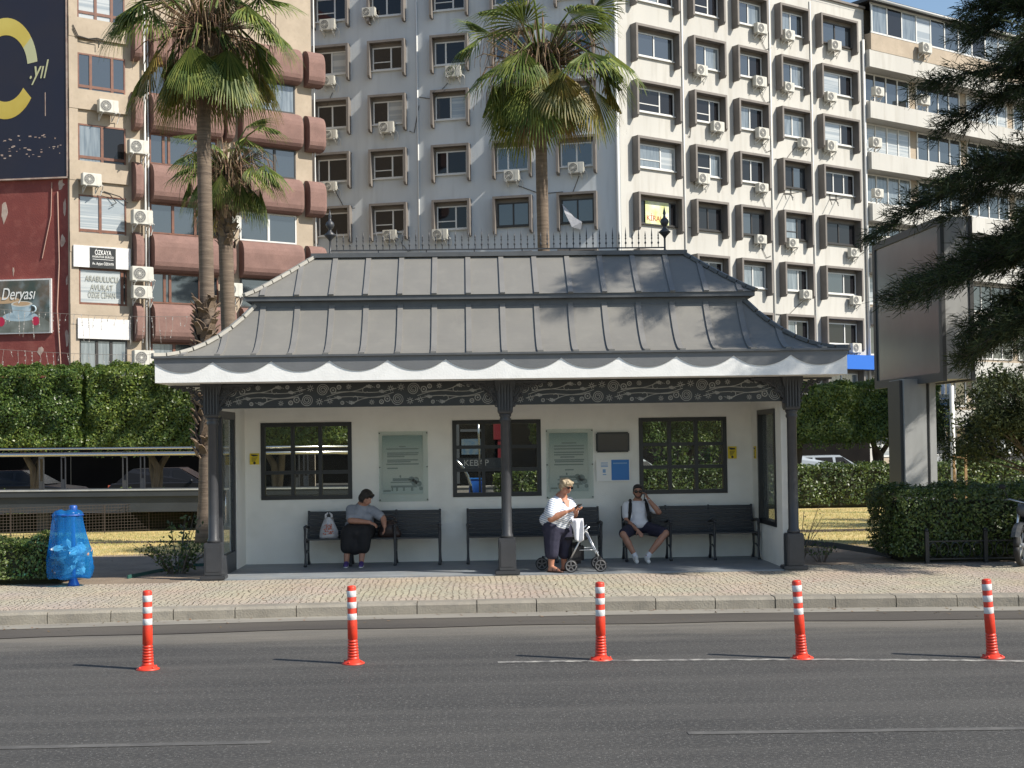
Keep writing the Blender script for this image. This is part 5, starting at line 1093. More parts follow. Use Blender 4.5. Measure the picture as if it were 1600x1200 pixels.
# air conditioner
def make_ac():
    t = thing('air_conditioner', 'x', 'air conditioner', (0, 0, 0), 0, 'outdoor air conditioners on the facades')
    mb = MB(); mb.bbox(-.42, .42, -.34, 0, 0, .58, .02); mb.box(.2, .4, -.348, -.341, .06, .52); mb.bbox(.42, .46, -.25, -.1, .08, .3, .01); mb.build('casing', m_ac, t)
    mb = MB(); mb.lathe([(.235, -.346), (.235, -.338)], (-.13, 0, .29), 22, axis='y', sm=False); g = mb.build('fan_grille', m_acg, t)
    mb = MB()
    for r_ in (.235, .16, .09): mb.tube([(-.13+r_*cos(q), -.352, .29+r_*sin(q)) for q in [k*pi/12 for k in range(25)]], .006, 4)
    mb.lathe([(.05, -.356), (.05, -.346)], (-.13, 0, .29), 12, axis='y', sm=False)
    for k in range(8): mb.bar((-.13, -.351, .29), (-.13+.235*cos(k*pi/4), -.351, .29+.235*sin(k*pi/4)), .005)
    mb.build('guard', m_ac, g)
    for x in (-.28, .28):
        mb = MB(); mb.box(x-.02, x+.02, -.4, .15, -.03, 0); mb.bar((x, .14, -.28), (x, -.36, -.02), .03); mb.box(x-.02, x+.02, .12, .15, -.3, 0); mb.build('bracket', m_pipe, t)
    mb = MB(); mb.tube([(.44, -.17, .12), (.55, -.12, .06), (.56, .05, -.1), (.5, .13, -.35)], .02, 5); mb.build('hose', m_pipe, t)
    return t
AC0 = make_ac(); ac_used = [False]
def ac(px, py, P, a, label, o=.15, sc_=1.):
    s, z = onp(px, py, P, a); x, y = fac(a, s-.25, o); loc = V((P[0]+x, P[1]+y, z-.27*sc_))
    k_ = random.uniform(.9, 1.08)*sc_; t = dup(AC0, loc, a, label, (k_, sc_*random.uniform(.85, 1.05), k_*random.uniform(.92, 1.05))) if ac_used[0] else AC0
    ac_used[0] = True; t.location = loc; t.rotation_euler = (0, 0, a); t['label'] = label
ORD = ['first', 'second', 'third', 'fourth', 'fifth', 'sixth', 'seventh', 'eighth']

# --- the white office block, its corner towards the road
PC = (8.23, 72.18); aR, aL = R(33.6), R(-15.8)
t = ofb = thing('office_building', 'long pale office block with taupe window surrounds, one facade sunlit and one in shade', 'building', (PC[0], PC[1], 0))
LR, LL, HT = 19.8, 19.0, 28.65
cR = V((*fac(aR, LR), 0)); cL = V((*fac(aL, -LL), 0)); bk = V((*fac(aR, LR, -14), 0)); bl_ = V((*fac(aL, -LL, -14), 0))
mb = MB(); poly = [V((0, 0, 0)), cR, bk, bl_, cL]
def wallseg(p, q, mat):
    m_ = MB(); m_.add([p, q, q+V((0, 0, HT)), p+V((0, 0, HT))], [(0, 1, 2, 3)]); return link('wall', m_.mesh([mat], False), t)
wallseg(V((0, 0, 0)), cR, m_ofw); wallseg(cL, V((0, 0, 0)), m_ofg); wallseg(cR, bk, m_ofw); wallseg(bk, bl_, m_ofw); wallseg(bl_, cL, m_ofg)
mb = MB(); mb.prism([(p.x, p.y) for p in poly], HT-.3, HT-.25, 'z'); mb.build('roof', m_ofg, t)
mb = MB()
for p, q, a in ((V((0, 0, 0)), cR, aR), (cL, V((0, 0, 0)), aL)): mb.bar(p+V((0, 0, HT+.03)), q+V((0, 0, HT+.03)), .3, .12)
mb.build('parapet_coping', m_fin, t)
rb = random.Random(12)
colsR = [(.84, 3.22), (5.02, 2.48), (8.44, 2.48), (11.93, 2.48), (15.4, 3.3)]
kR = {(0, 1): ('2', 'gg'), (0, 2): ('T', 'dd'), (0, 3): ('T', 'cb'), (0, 4): ('2', 'dd'), (1, 1): ('2', 'gc'), (1, 2): ('T', 'dd'), (1, 3): ('T', 'dc'), (1, 4): ('2', 'dd'), (2, 0): ('2', 'gc'), (2, 1): ('2', 'gd'), (2, 2): ('2', 'cd'), (2, 3): ('2', 'dd'), (3, 0): ('2', 'cg'), (3, 1): ('2', 'gc'), (3, 2): ('2', 'cc'), (3, 3): ('2', 'dg'), (4, 0): ('2', 'gg'), (4, 1): ('L', 'bd'), (4, 2): ('L', 'bd'), (4, 3): ('3', 'ddd')}
for c, (s0, w_) in enumerate(colsR):
    for r_ in range(8):
        k = kR.get((c, r_), (rb.choice(('2', '2', 'T', 'L')), rb.choice(('gd', 'dd', 'cd', 'dd', 'cc'))))
        dark = r_ == 4 or (c, r_) in ((3, 3), (4, 0))
        office_window(t, aR, s0, 27.55-3.03*r_, w_, k[0], k[1], m_dframe if dark else m_upvc)
for c, s0 in enumerate((-17.35, -14.05, -10.42, -6.97, -3.42)):
    for r_ in range(8):
        k = rb.choice(('2', 'T', 'R', '2')); p_ = rb.choice(('dd', 'dd', 'db', 'dd'))
        if c >= 3: p_ = 'gg'
        office_window(t, aL, s0, 27.6-3.03*r_, 2.16, k, p_, m_dframe if c >= 3 and r_ >= 4 else m_upvc)
mb = MB()
for u in (1068, 1205, 1269):
    s, _ = onp(u, 250, PC, aR); x, y = fac(aR, s, .05); mb.tube([(x, y, 3), (x, y, HT-.4)], .04, 6)
s, _ = onp(1350, 250, PC, aR); x, y = fac(aR, s, .12); mb.tube([(x, y, 3), (x, y, HT-2)], .09, 8)
x, y = fac(aL, -.12, .1); mb.tube([(x, y, 0), (x, y, HT)], .1, 8); s, _ = onp(654, 250, PC, aL); x, y = fac(aL, s, .05); mb.tube([(x, y, 3), (x, y, HT-.5)], .04, 6); mb.build('drain_pipe', m_pipe, t)
mb = MB()                                                       # loose cables
for a, pl in ((aR, [(1187, 60, 1204, 75), (1187, 145, 1204, 158), (1190, 225, 1204, 235), (1210, 248, 1242, 230), (1190, 308, 1204, 325), (1190, 388, 1204, 400), (1075, 212, 1080, 190), (1075, 355, 1092, 340), (1205, 490, 1256, 468)]), (aL, [(520, 145, 500, 165), (655, 152, 700, 130), (640, 205, 655, 165), (627, 378, 648, 390), (809, 290, 880, 300), (880, 305, 905, 275), (525, 300, 555, 325)])):
    for u0, v0, u1, v1 in pl:
        q = [onp(u, v, PC, a) for u, v in ((u0, v0), ((u0+u1)/2, max(v0, v1)+3), (u1, v1))]; MB().tube([(*fac(a, s, .04), z) for s, z in q], .02, 4).build('cable', m_cable, t)
mb = MB(); x0, z0_ = onp(1325, 578, PC, aR); x1, z1_ = onp(1363, 560, PC, aR)
k = len(mb.v); mb.box(x0-3.2, x1, -.9, 0, z0_, z1_+.1); mb.build('blue_sign_canopy', m_awn, t, (0, 0, 0), aR)
for a, x0, x1 in ((aR, .3, LR-.3), (aL, -LL+.2, -.3)):
    mb = MB(); mb.box(x0, x1, -.06, 0, .0, 2.9); sf = mb.build('shopfront', m_shop, t, (0, 0, 0), a); mb = MB(); mb.box(x0-.1, x1+.1, -.35, 0, 2.95, 3.75); mb.build('shop_sign_band', m_ramp, t, (0, 0, 0), a)
for u, v in ((1230, 303), (1301, 312)):                           # empty aerial brackets on the wall
    s, z = onp(u, v, PC, aR); mb = MB()
    for d_ in (-.28, .28): mb.tube([(*fac(aR, s+d_, .03), z+.5), (*fac(aR, s+d_, .05), z), (*fac(aR, s+d_-.35, .5), z-.45)], .025, 5)
    mb.tube([(*fac(aR, s-.28, .05), z), (*fac(aR, s+.28, .05), z+.04), (*fac(aR, s+.7, .3), z+.12)], .025, 5); mb.build('aerial_bracket', m_cable, t)
# letting poster in a window and a torn banner
s, z = onp(1007, 349, PC, aR); s2, z2 = onp(1043, 318, PC, aR)
mb = MB(); mb.box(s, s2, -.09, -.075, z, z2); x, y = 0, 0; bn = mb.build('letting_poster', M('yellow_green_print', (.55, .6, .2), .6, (.7, .72, .6), 1.6), t, (0, 0, 0), aR)
x, y = fac(aR, (s+s2)/2, .1); text('KİRALIK', .42, m_redp, 'poster_lettering', bn, ((s+s2)/2, -.098, z+.3), 0, w=(s2-s)*.9)
tb = thing('torn_banner', 'torn pale banner hanging out of a dark window of the shaded facade', 'banner', (PC[0]+fac(aL, -2.9, .2)[0], PC[1]+fac(aL, -2.9, .2)[1], 13.4))
mb = MB(); mb.add([(-.25, 0, 1.5), (-.1, -.1, 1.0), (.15, -.12, .5), (.75, -.1, .05), (.85, -.15, .45), (.4, -.05, .75), (.1, -.02, 1.1), (.3, -.2, .2)], [(0, 1, 6), (1, 2, 5, 6), (2, 7, 5), (7, 3, 4, 5)]); o = mb.build('cloth', m_plastic, tb, (0, 0, 0), aL); o.modifiers.new('s', 'SOLIDIFY').thickness = .02
for x_, y_, c, r_ in [(1187, 49, 2, 0), (1230, 59, 3, 0), (1302, 75, 4, 0), (1094, 114, 1, 1), (1186, 131, 2, 1), (1230, 139, 3, 1), (1296, 154, 4, 1), (1120, 201, 1, 2), (1190, 212, 2, 2), (1255, 226, 3, 2), (1296, 232, 4, 2), (1097, 282, 1, 3), (1189, 295, 2, 3), (1187, 375, 2, 4), (1237, 381, 3, 4), (1332, 396, 4, 4), (1257, 461, 3, 5), (1335, 470, 4, 5), (1335, 545, 4, 6)]:
    ac(x_, y_, PC, aR, f'air conditioner below the {ORD[c]} window from the corner, {ORD[r_]} row down, sunlit white facade')
for x_, y_, c, r_ in [(522, 42, 4, 0), (586, 21, 3, 0), (523, 128, 4, 1), (527, 212, 4, 2), (526, 292, 4, 3), (809, 277, 1, 3), (909, 264, 0, 3), (619, 368, 3, 4), (697, 368, 2, 4), (718, 115, 2, 1), (614, 202, 3, 2)]:
    ac(x_, y_, PC, aL, f'air conditioner below the {ORD[c]} window from the corner, {ORD[r_]} row down, shaded grey facade')

# --- the brown-balconied block on the left
PB = (-16.65, 59.7)
t = bb_ = thing('apartment_building', 'beige block with rounded rose brown parapets and brown framed windows', 'building', (PB[0], PB[1], 0))
mb = MB(); mb.box(-.62, 11.1, 0, 12, 0, 28); mb.build('wall', m_beige, t, (0, 0, 0), aR)
mb = MB()
for k in range(5): z = 21.0-3.13*k; mb.box(-.62, 1.98, -.12, 0, z-.52-.42, z-.52+.45)
mb.box(-.62, -.24, -.1, 0, 4.2, 28); mb.build('sill_band', m_beige, t, (0, 0, 0), aR)
def parapet(s0, s1, zt_, h_=1.74, b=.6, round_r=True):
    pf = [(0, 0), (.2, -.02), (.38, -.1), (.5, -.24), (.57, -.42), (.6, -.62), (.6, -1.3), (.56, -1.48), (.46, -1.62), (.3, -1.71), (0, -h_)]
    mb = MB(); vs = []
    st = [(s0, 1.), (s1-.16, 1.), (s1-.05, .93), (s1, .8)] if round_r else [(s0, 1.), (s1, 1.)]
    for s, k in st:
        for o, z in pf: vs.append((s, -o*b/.6*k, zt_-h_/2+(z+h_/2)*(k*.5+.5)))
    n = len(pf); mb.add(vs, [(i*n+j, i*n+j+1, (i+1)*n+j+1, (i+1)*n+j) for i in range(len(st)-1) for j in range(n-1)]+[tuple(range(n)), tuple((len(st)-1)*n+j for j in range(n-1, -1, -1))])
    mb.build('parapet', m_rose, t, (0, 0, 0), aR)
def bay_window(s0, s1, z0_, z1_, cuts, pn, fm, transom=None, name='window'):
    mb = MB(); y = -.05; tt = .07
    mb.box(s0, s1, y, 0, z0_, z0_+tt); mb.box(s0, s1, y, 0, z1_-tt, z1_); mb.box(s0, s0+tt, y, 0, z0_+tt, z1_-tt); mb.box(s1-tt, s1, y, 0, z0_+tt, z1_-tt)
    for c in cuts: xx = s0+(s1-s0)*c; mb.box(xx-.06, xx+.06, y-.012, 0, z0_+tt, z1_-tt)
    if transom: mb.box(s0+tt, s1-tt, y-.006, 0, transom-.06, transom+.06)
    wo_ = mb.build(name, fm, t, (0, 0, 0), aR); q = [0]+list(cuts)+[1]
    for i in range(len(q)-1):
        mb = MB(); mb.box(s0+(s1-s0)*q[i]+.02, s0+(s1-s0)*q[i+1]-.02, -.02, -.004, z0_+.03, z1_-.03); mb.build('pane', PM[pn[i % len(pn)]], wo_)
# narrow bay on the left: one window per storey, each different
bay_window(-.23, 1.89, 20.45, 22.7, (.38, .72), 'bbg', m_brownw, 21.2)
bay_window(-.23, 1.89, 17.35, 19.4, (.27, .72), 'ggg', m_brownw, 17.95)
bay_window(-.23, 1.89, 14.1, 16.3, (.5,), 'cd', m_brownw, 14.85)
bay_window(-.23, 1.89, 10.97, 13.2, (.45,), 'bb', m_brownw, 11.65)
bay_window(-.23, 1.89, 7.83, 10.0, (.9,), 'bg', m_brownw, 8.45)
bay_window(-.23, 1.89, 4.6, 6.9, (.36, .66), 'ccc', m_dframe)
def panel(z0_, z1_, s0, s1, name):
    mb = MB(); mb.box(s0, s1, -.2, -.121, z0_, z1_); return mb.build(name, m_refl, t, (0, 0, 0), aR)
pn = panel(10.02, 10.96, -.5, 2.02, 'sign_board')
mb = MB(); mb.box(.2, 1.35, -.212, -.2, 10.02, 10.9); sp = mb.build('black_sign', m_black, pn)
text('ÖZKAYA', .3, m_txtw, 'sign_lettering', sp, (.78, -.217, 10.68), w=.72); text('AVUKATLIK BÜROSU', .13, m_txtw, 'sign_lettering', sp, (.78, -.217, 10.5), w=.95); text('Av. Ayşen ÖZKAYA', .17, m_txtw, 'sign_lettering', sp, (.78, -.217, 10.2), w=.95)
mb = MB(); mb.box(.32, 1.24, -.216, -.213, 10.385, 10.4); mb.build('rule', m_txtw, sp)
panel(6.92, 7.8, -.33, 2.0, 'sign_board')
lt = M('pale_window_lettering', (.3, .31, .27), .5)
for s_, z, ww in (('ARABULUCU', 9.55, 1.45), ('AVUKAT', 9.18, 1.0), ('ÖZGE CİHAN', 8.85, 1.2)): text(s_, .36, lt, 'window_lettering', t, (fac(aR, .78, .06)[0], fac(aR, .78, .06)[1], z), aR, w=ww)
# main bays
for k in range(6):
    zt_ = 21.12-3.13*k; pan_ = rb.choice(('gg', 'gc', 'gb', 'cg'))
    for s0, s1 in ((2.16, 2.55), (2.98, 6.35), (6.49, 6.92), (7.25, 10.42), (10.69, 11.62)): parapet(s0, s1, zt_)
    if k < 5:
        bay_window(2.98, 6.2, zt_-3.13+.02, zt_-1.74, (.2, .28, .72) if k % 2 else (.33, .66), pan_, m_brownw)
        bay_window(7.3, 10.2, zt_-3.13+.02, zt_-1.74, (.62,) if k != 2 else (.5,), 'gg' if k else 'cc', m_dframe if k != 2 else m_upvc)
mb = MB(); x, y = fac(aR, 2.72, .18); mb.tube([(x, y, 4), (x, y, 22)], .05, 6); x, y = fac(aR, 2.9, .1); mb.tube([(x, y, 4), (x, y, 22)], .035, 6); x, y = fac(aR, 11.2, .1); mb.tube([(x, y, 4), (x, y, 24)], .03, 6); mb.build('drain_pipe', m_pipe, t)
mb = MB(); mb.box(-.6, 11.0, -.13, 0, 0.1, 4.15); mb.build('shopfront', m_shop, t, (0, 0, 0), aR)
mb = MB(); mb.box(-.55, 11.4, -3.2, -.14, 3.3, 3.5); mb.build('added_shade_canopy', m_ramp, t, (0, 0, 0), aR)  # canopy added to cast shade over the ground floor
mb = MB()
for pl in ([(112, 45), (118, 58), (135, 62), (150, 61), (160, 64)], [(112, 40), (120, 57), (140, 63), (152, 65), (152, 76)], [(155, 300), (170, 305), (180, 318), (172, 322)], [(160, 300), (185, 308), (198, 318)]): mb.tube([(*fac(aR, onp(u, v, PB, aR)[0], .16), onp(u, v, PB, aR)[1]) for u, v in pl], .025, 4)
mb.build('cable', m_cable, t)
for u, v, l, o in [(172, 171, 'air conditioner highest on the narrow beige bay, below the bluish window', .25), (146, 284, 'air conditioner below the curtained window with a pink box, narrow beige bay', .3), (216, 236, 'air conditioner with a looped white hose, between narrow bay and balconies', .45), (222, 345, 'air conditioner with round black grille, right of the striped blinds', .45), (222, 432, 'upper of the two stacked air conditioners beside the white lettered window', .45), (222, 459, 'lower of the two stacked air conditioners beside the white lettered window', .45), (224, 562, 'air conditioner lowest on the beige block, just above the clipped ficus', .45), (364, 456, 'air conditioner between palm trunk and the tip of the shelter\'s upper roof', .3), (362, 350, 'air conditioner half hidden behind the smaller palm\'s trunk', .3)]:
    ac(u, v, PB, aR, l, o, 1.08)
# --- red blank wall with billboard and coffee poster
PD = (-16.71, 57.81); aD = R(-9)
t = thing('red_building', 'blank dark red wall carrying a navy billboard and a coffee poster', 'building', (PD[0], PD[1], 0))
mb = MB(); mb.box(-14, 0, 0, 9, 0, 30); mb.build('wall', m_red, t, (0, 0, 0), aD)
mb = MB(); mb.box(-14, .05, -.08, 0, 0, 4.2); mb.build('shopfront', m_shop, t, (0, 0, 0), aD)  # front added in the near-black tone that carries the street's shade
mb = MB(); mb.box(-14, .05, -3, -.09, 3.3, 3.5); mb.build('added_shade_canopy', m_ramp, t, (0, 0, 0), aD)  # added like the one next door, to throw the shopfront into shadow
mb = MB(); rr = random.Random(2)
for s, z, w_, h_ in ((-.35, 13.3, .3, .5), (-.2, 12.4, .14, .8), (-.3, 10.9, .22, .55), (-2.9, 12.2, .3, 1.0), (-2.5, 9.7, .1, .4), (-.15, 6.9, .18, .9), (-1.3, 6.3, .3, .5), (-.12, 9.2, .1, .5)):
    pts = [(s+w_*.5*cos(q)*rr.uniform(.5, 1.2), z+h_*.5*sin(q)*rr.uniform(.5, 1.2)) for q in [k*2*pi/11 for k in range(11)]]; MB().prism(pts, -.006, .01).build('bare_plaster_patch', m_scar, t, (0, 0, 0), aD)
pc_ = M('pinkish_cable', (.42, .26, .21), .8); MB().tube([(-.5, -.03, 13), (-.45, -.03, 10), (-.55, -.03, 8), (-.4, -.03, 5.6)], .03, 5).build('cable', pc_, t, (0, 0, 0), aD); mb = MB(); mb.tube([(-.75, -.03, 13.4), (-.8, -.03, 12), (-1.2, -.03, 10.2)], .02, 5); mb.build('cable', pc_, t, (0, 0, 0), aD)
bbd = thing('advertising_board', 'navy advertising board with a gold ring and script lettering on the red wall', 'billboard', (PD[0], PD[1], 13.6))
mb = MB(); mb.box(-12, -.03, -.14, .0, 0, 12); mb.build('board', m_navy, bbd, (0, 0, 0), aD)
mb = MB(); mb.box(-12, -.0, -.17, 0.0, -.06, 0); mb.box(-.03, .03, -.17, 0, 0, 12); mb.build('edge_trim', m_scar, bbd, (0, 0, 0), aD)
cx_, cz_ = -2.72, 18.3-13.6
def ringpart(a0, a1, mat, nm):
    mb = MB(); n_ = 40; vs = []
    for i in range(n_+1):
        q = R(a0+(a1-a0)*i/n_)
        for rx_, rz_ in ((1.42, 2.16), (.98, 1.42)):
            for y in (-.15, -.141): vs.append((cx_+rx_*cos(q), y, cz_+rz_*sin(q)))
    mb.add(vs, [f for i in range(n_) for f in ((4*i, 4*i+4, 4*i+6, 4*i+2), (4*i, 4*i+1, 4*i+5, 4*i+4), (4*i+2, 4*i+6, 4*i+7, 4*i+3))]); mb.build(nm, mat, bbd, (0, 0, 0), aD)
ringpart(36, 345-22-0, m_gold, 'gold_ring'); ringpart(6, 36, m_goldp, 'pale_ring_end')
text('.yıl', 1.15, m_goldp, 'script_lettering', bbd, (fac(aD, -1.3, .16)[0], fac(aD, -1.3, .16)[1], cz_-.15), aD, .35, w=.85)
mb = MB(); rr = random.Random(8)
for i in range(46): s = rr.uniform(-3.3, -.3); z = rr.choice((.95, 1.25, 1.7))+rr.uniform(-.12, .12); mb.box(s, s+rr.uniform(.02, .14), -.146, -.141, z, z+rr.uniform(.02, .06))
mb.box(-.98, -.95, -.146, -.141, 2.6, 3.6); mb.build('peeled_fleck', m_scar, bbd, (0, 0, 0), aD)
po = thing('coffee_poster', 'framed poster of a coffee cup with white script lettering on the red wall', 'poster', (PD[0], PD[1], 7.04))
mb = MB(); mb.box(-4.6, -.78, -.1, -.0, 0, 2.3); mb.build('frame', m_refl, po, (0, 0, 0), aD)
mb = MB(); mb.box(-4.55, -.85, -.112, -.1, .06, 2.24); pp = mb.build('print', M('brown_green_blurred_print', (.05, .07, .06), .5, (.16, .12, .09), 1.1, c3=(.25, .33, .36), s3=1.6, a3=.5), po, (0, 0, 0), aD)
mb = MB()
def el(cx, cz, rx_, rz_, d, mi): mb.prism([(cx+rx_*cos(q), cz+rz_*sin(q)) for q in [k*2*pi/26 for k in range(26)]], -.113-d, -.1, 'y', mi)
mb.prism([(-3.6, .06), (-.86, .06), (-.86, .45), (-1.3, .75), (-3.6, .8)], -.1135, -.1, 'y', 5)
el(-2.15, .72, .78, .2, .001, 0); el(-2.15, .73, .5, .1, .002, 3); mb.prism([(-2.55, 1.25), (-1.62, 1.25), (-1.72, .85), (-1.9, .66), (-2.3, .66), (-2.47, .85)], -.117, -.1, 'y', 0); el(-2.08, 1.25, .47, .12, .005, 4); el(-2.08, 1.26, .38, .085, .006, 1)
for q0, q1 in ((.0, .0),): mb.tube([(-1.62+.17*cos(q), -.116, 1.02+.15*sin(q)) for q in [R(k) for k in range(-100, 101, 20)]], .035, 6, 0)
el(-3.0, .52, .16, .2, .004, 2); el(-1.46, .52, .17, .19, .004, 2); el(-2.9, 1.42, .75, .14, .001, 1)
mb.build('cup_picture', [M('cup_blue_white', (.45, .56, .62), .5, (.25, .36, .42), 2), M('coffee_foam', (.5, .34, .2), .5), M('raspberry_print', (.45, .015, .06), .5), M('saucer_print', (.3, .4, .46), .5), M('cup_rim_print', (.6, .58, .52), .5), M('table_print', (.22, .24, .22), .5, (.12, .13, .11), 2)], po, (0, 0, 0), aD)
text('Deryası', .72, m_txtw, 'script_lettering', po, (fac(aD, -2.25, .125)[0], fac(aD, -2.25, .125)[1], 1.66), aD, .3, w=1.5)
kk = 59.15/57.5
for o in (t, bbd, po): o.location = (o.location.x*kk, o.location.y*kk, CH+(o.location.z-CH)*kk); o.scale = (kk,)*3
sl_ = thing('string_lights', 'thin strings of hanging lights strung before the red wall and beige block', 'string lights', (-14.5, 50, 5))
mb = MB(); rr = random.Random(4)
for y0, y1 in ((483, 494), (546, 552)):
    pts = [D(u, y0+(y1-y0)*u/340+5*sin(u/340*pi), 52) for u in range(-10, 341, 25)]; mb.tube(pts, .007, 4)
    for u in range(-5, 338, 11):
        p = D(u, y0+(y1-y0)*u/340+5*sin(u/340*pi), 52); L = rr.uniform(.2, 1.1); q = p+V((rr.uniform(-.1, .1), 0, -L)); mb.tube([p, p.lerp(q, .5)+V((rr.uniform(-.05, .05), 0, 0)), q], .006, 3)
        for k in range(int(L*6)): c = p.lerp(q, rr.random()); mb.box(c.x-.012, c.x+.012, c.y-.012, c.y+.012, c.z-.03, c.z+.02, 1)
mb.build('light_chain', [M('clear_cable', (.22, .2, .18), .6), M('small_bulb', (.45, .44, .42), .4)], sl_, world=True)
# --- the beige balconied block on the right
q = D(1356, 100, 84.0); PE = (q.x, q.y)
t = thing('balcony_building', 'beige block with cream balconies and a glazed top floor behind the conifer', 'building', (PE[0], PE[1], 0))
mb = MB(); mb.box(0, 26, 1.0, 13, 0, 28.9); mb.build('wall', m_beige, t, (0, 0, 0), aR)
mb = MB(); mb.box(-.2, 27, -.5, 14, 28.95, 29.15); mb.build('roof', m_dframe, t, (0, 0, 0), aR); mb = MB(); mb.tube([(-.2, -.55, 29.0), (27, -.55, 29.0)], .09, 8); mb.build('gutter', m_pipe, t, (0, 0, 0), aR)
for k in range(8):
    z = 26.0-3.17*k
    mb = MB(); mb.box(.2, 26, -.1, .05, z-1.05, z); mb.box(.05, .2, -.1, 1., z-1.05, z); mb.box(.2, 26, .05, 1., z-1.05, z-.9); mb.build('balcony', m_ofw, t, (0, 0, 0), aR)
    for j in range(5):
        s0 = .6+j*5.2; fm = MB(); y = .94; w_ = 4.4
        z0_, z1_ = (z-3.17+.3, z-1.12)
        for x0 in [s0+w_*i/4 for i in range(5)]: fm.box(x0-.05, x0+.05, y-.02, 1., z0_, z1_)
        fm.box(s0, s0+w_, y, 1., z0_-.05, z0_+.05); fm.box(s0, s0+w_, y, 1., z1_-.05, z1_+.05); wo_ = fm.build('window', m_upvc, t, (0, 0, 0), aR)
        pn_ = MB(); pn_.box(s0, s0+w_, .965, .985, z0_, z1_); pn_.build('pane', rb.choice((m_pane, m_curt, m_blind, m_pane)), wo_)
fm = MB(); y = -.1
for i in range(19): x0 = .3+i*1.42; fm.box(x0-.05, x0+.05, y-.04, y+.04, 27.1, 28.9)
fm.box(.2, 26, y-.04, y+.04, 27.05, 27.15); fm.box(.2, 26, y-.04, y+.04, 28.82, 28.95); wo_ = fm.build('top_floor_glazing', m_upvc, t, (0, 0, 0), aR)
for i in range(18): pn_ = MB(); x0 = .3+i*1.42; pn_.box(x0+.05, x0+1.37, y-.01, y+.01, 27.15, 28.82); pn_.build('pane', (m_curt, m_paned, m_curt, m_blind, m_pane, m_pane)[i % 6], wo_)
mb = MB(); mb.box(.2, 26, -.12, 1., 26.0, 27.05); mb.build('top_floor_wall', m_beige, t, (0, 0, 0), aR)
for u, v, l in [(1440, 80, 'air conditioner below the glazed top floor of the beige balcony block'), (1376, 144, 'square air conditioner at the left end of the second balcony, beige block'), (1447, 158, 'air conditioner on the second balcony of the beige block, left of the conifer'), (1372, 224, 'air conditioner at the left end of the third balcony, beige block'), (1376, 302, 'air conditioner at the left end of the fourth balcony, beige block'), (1387, 378, 'air conditioner just above the billboard\'s left corner')]:
    ac(u, v, PE, aR, l, .3 if v < 100 else -.2, 1.05)

# ------------------------------------------------------------------ parked cars behind the hedges
m_cglass = M('tinted_car_glass', (.012, .013, .015), .22, spec=.18)
def make_car(label, paint, loc, rz, L=4.2, hatch=True, group=None):
    t = thing('parked_car', label, 'car', loc, rz, 'cars parked on the back street'); h = L/2
    body = [(-h, .35), (-h-.02, .75), (-h+.12, .92), (-.52*h, .95), (.42*h, .95), (.9*h, .82), (h, .66), (h, .32), (.78*h, .25), (-.8*h, .25)]
    mb = MB(); bm = bmesh.new(); vs = []
    for y, k in ((-.84, .985), (-.8, 1), (.8, 1), (.84, .985)): vs += [(x*k, y, z if abs(y) < .82 else .35+(z-.35)*.93) for x, z in body]
    n = len(body); mb.add(vs, [(i*n+j, i*n+(j+1) % n, (i+1)*n+(j+1) % n, (i+1)*n+j) for i in range(3) for j in range(n)]+[tuple(range(n)), tuple(3*n+j for j in range(n-1, -1, -1))], 0, False); mb.build('body', paint, t); bm.free()
    rx = (-.88*h, -.7*h, -.62*h, .12*h, .5*h) if hatch else (-.75*h, -.55*h, -.35*h, .1*h, .55*h)
    mb = MB(); w0, w1 = .78, .6
    pr = [(rx[0], .93, w0), (rx[1], 1.3, w0-.08), (rx[2], 1.42, w1), (rx[3], 1.44, w1), (rx[4], .93, w0)]
    vs = [(x, -w, z) for x, z, w in pr]+[(x, w, z) for x, z, w in pr]; n = 5
    mb.add(vs, [tuple(range(5)), tuple(range(9, 4, -1))]+[(j, (j+1) % n, n+(j+1) % n, n+j) for j in range(n)]); cb_ = mb.build('cabin', paint, t)
    mb = MB()
    for sy in (-1, 1):
        f = lambda x, z: (x, sy*(w0+.006-(z-.93)*(w0-w1)/.5+.004), z)
        for a, b in ((.06, .34), (.38, .62), (.66, .93)):
            X = lambda u, z: rx[0]+(rx[4]-rx[0])*u
            lo = [rx[0]+(rx[4]-rx[0])*a, rx[0]+(rx[4]-rx[0])*b]; hi = [max(lo[0], rx[1]+.12), min(lo[1], rx[3]+.12)] if a > .3 else [max(lo[0], rx[1]+.1), lo[1]]
            if hi[1] < hi[0]+.05: hi[1] = hi[0]+.05
            mb.add([f(lo[0], .97), f(lo[1], .97), f(hi[1], 1.36), f(hi[0], 1.36)], [(0, 1, 2, 3)])
    mb.add([(rx[4]+.02, -.66, .97), (rx[4]+.02, .66, .97), (rx[3]+.07, .54, 1.41), (rx[3]+.07, -.54, 1.41)], [(0, 1, 2, 3)]); mb.add([(rx[0]-.02, -.66, .97), (rx[0]-.02, .66, .97), (rx[1]-.02, .6, 1.28), (rx[1]-.02, -.6, 1.28)], [(0, 1, 2, 3)]); mb.build('car_glass', m_cglass, cb_, fixn=False)
    for x in (-.62*h, .64*h):
        for y in (-.82, .82):
            mb = MB(); mb.lathe([(.2, -.09), (.3, -.08), (.31, 0), (.3, .08), (.2, .09)], (x, y, .31), 20, axis='y'); w_ = mb.build('wheel', m_rubber, t); mb = MB(); mb.lathe([(.19, -.1), (.19, .1)], (x, y, .31), 14, axis='y'); mb.build('rim', m_billw, w_)
    for y in (-.6, .6):
        mb = MB(); mb.ell((h-.06, y, .66), (.09, .16, .08)); mb.build('headlight', m_txtw, t); mb = MB(); mb.box(-h-.035, -h+.05, y-.12, y+.12, .66, .86); mb.build('tail_light', m_redp, t)
        mb = MB(); mb.ell((.36*h, y*1.52, .99), (.06, .09, .07)); mb.build('wing_mirror', paint, t)
    return t
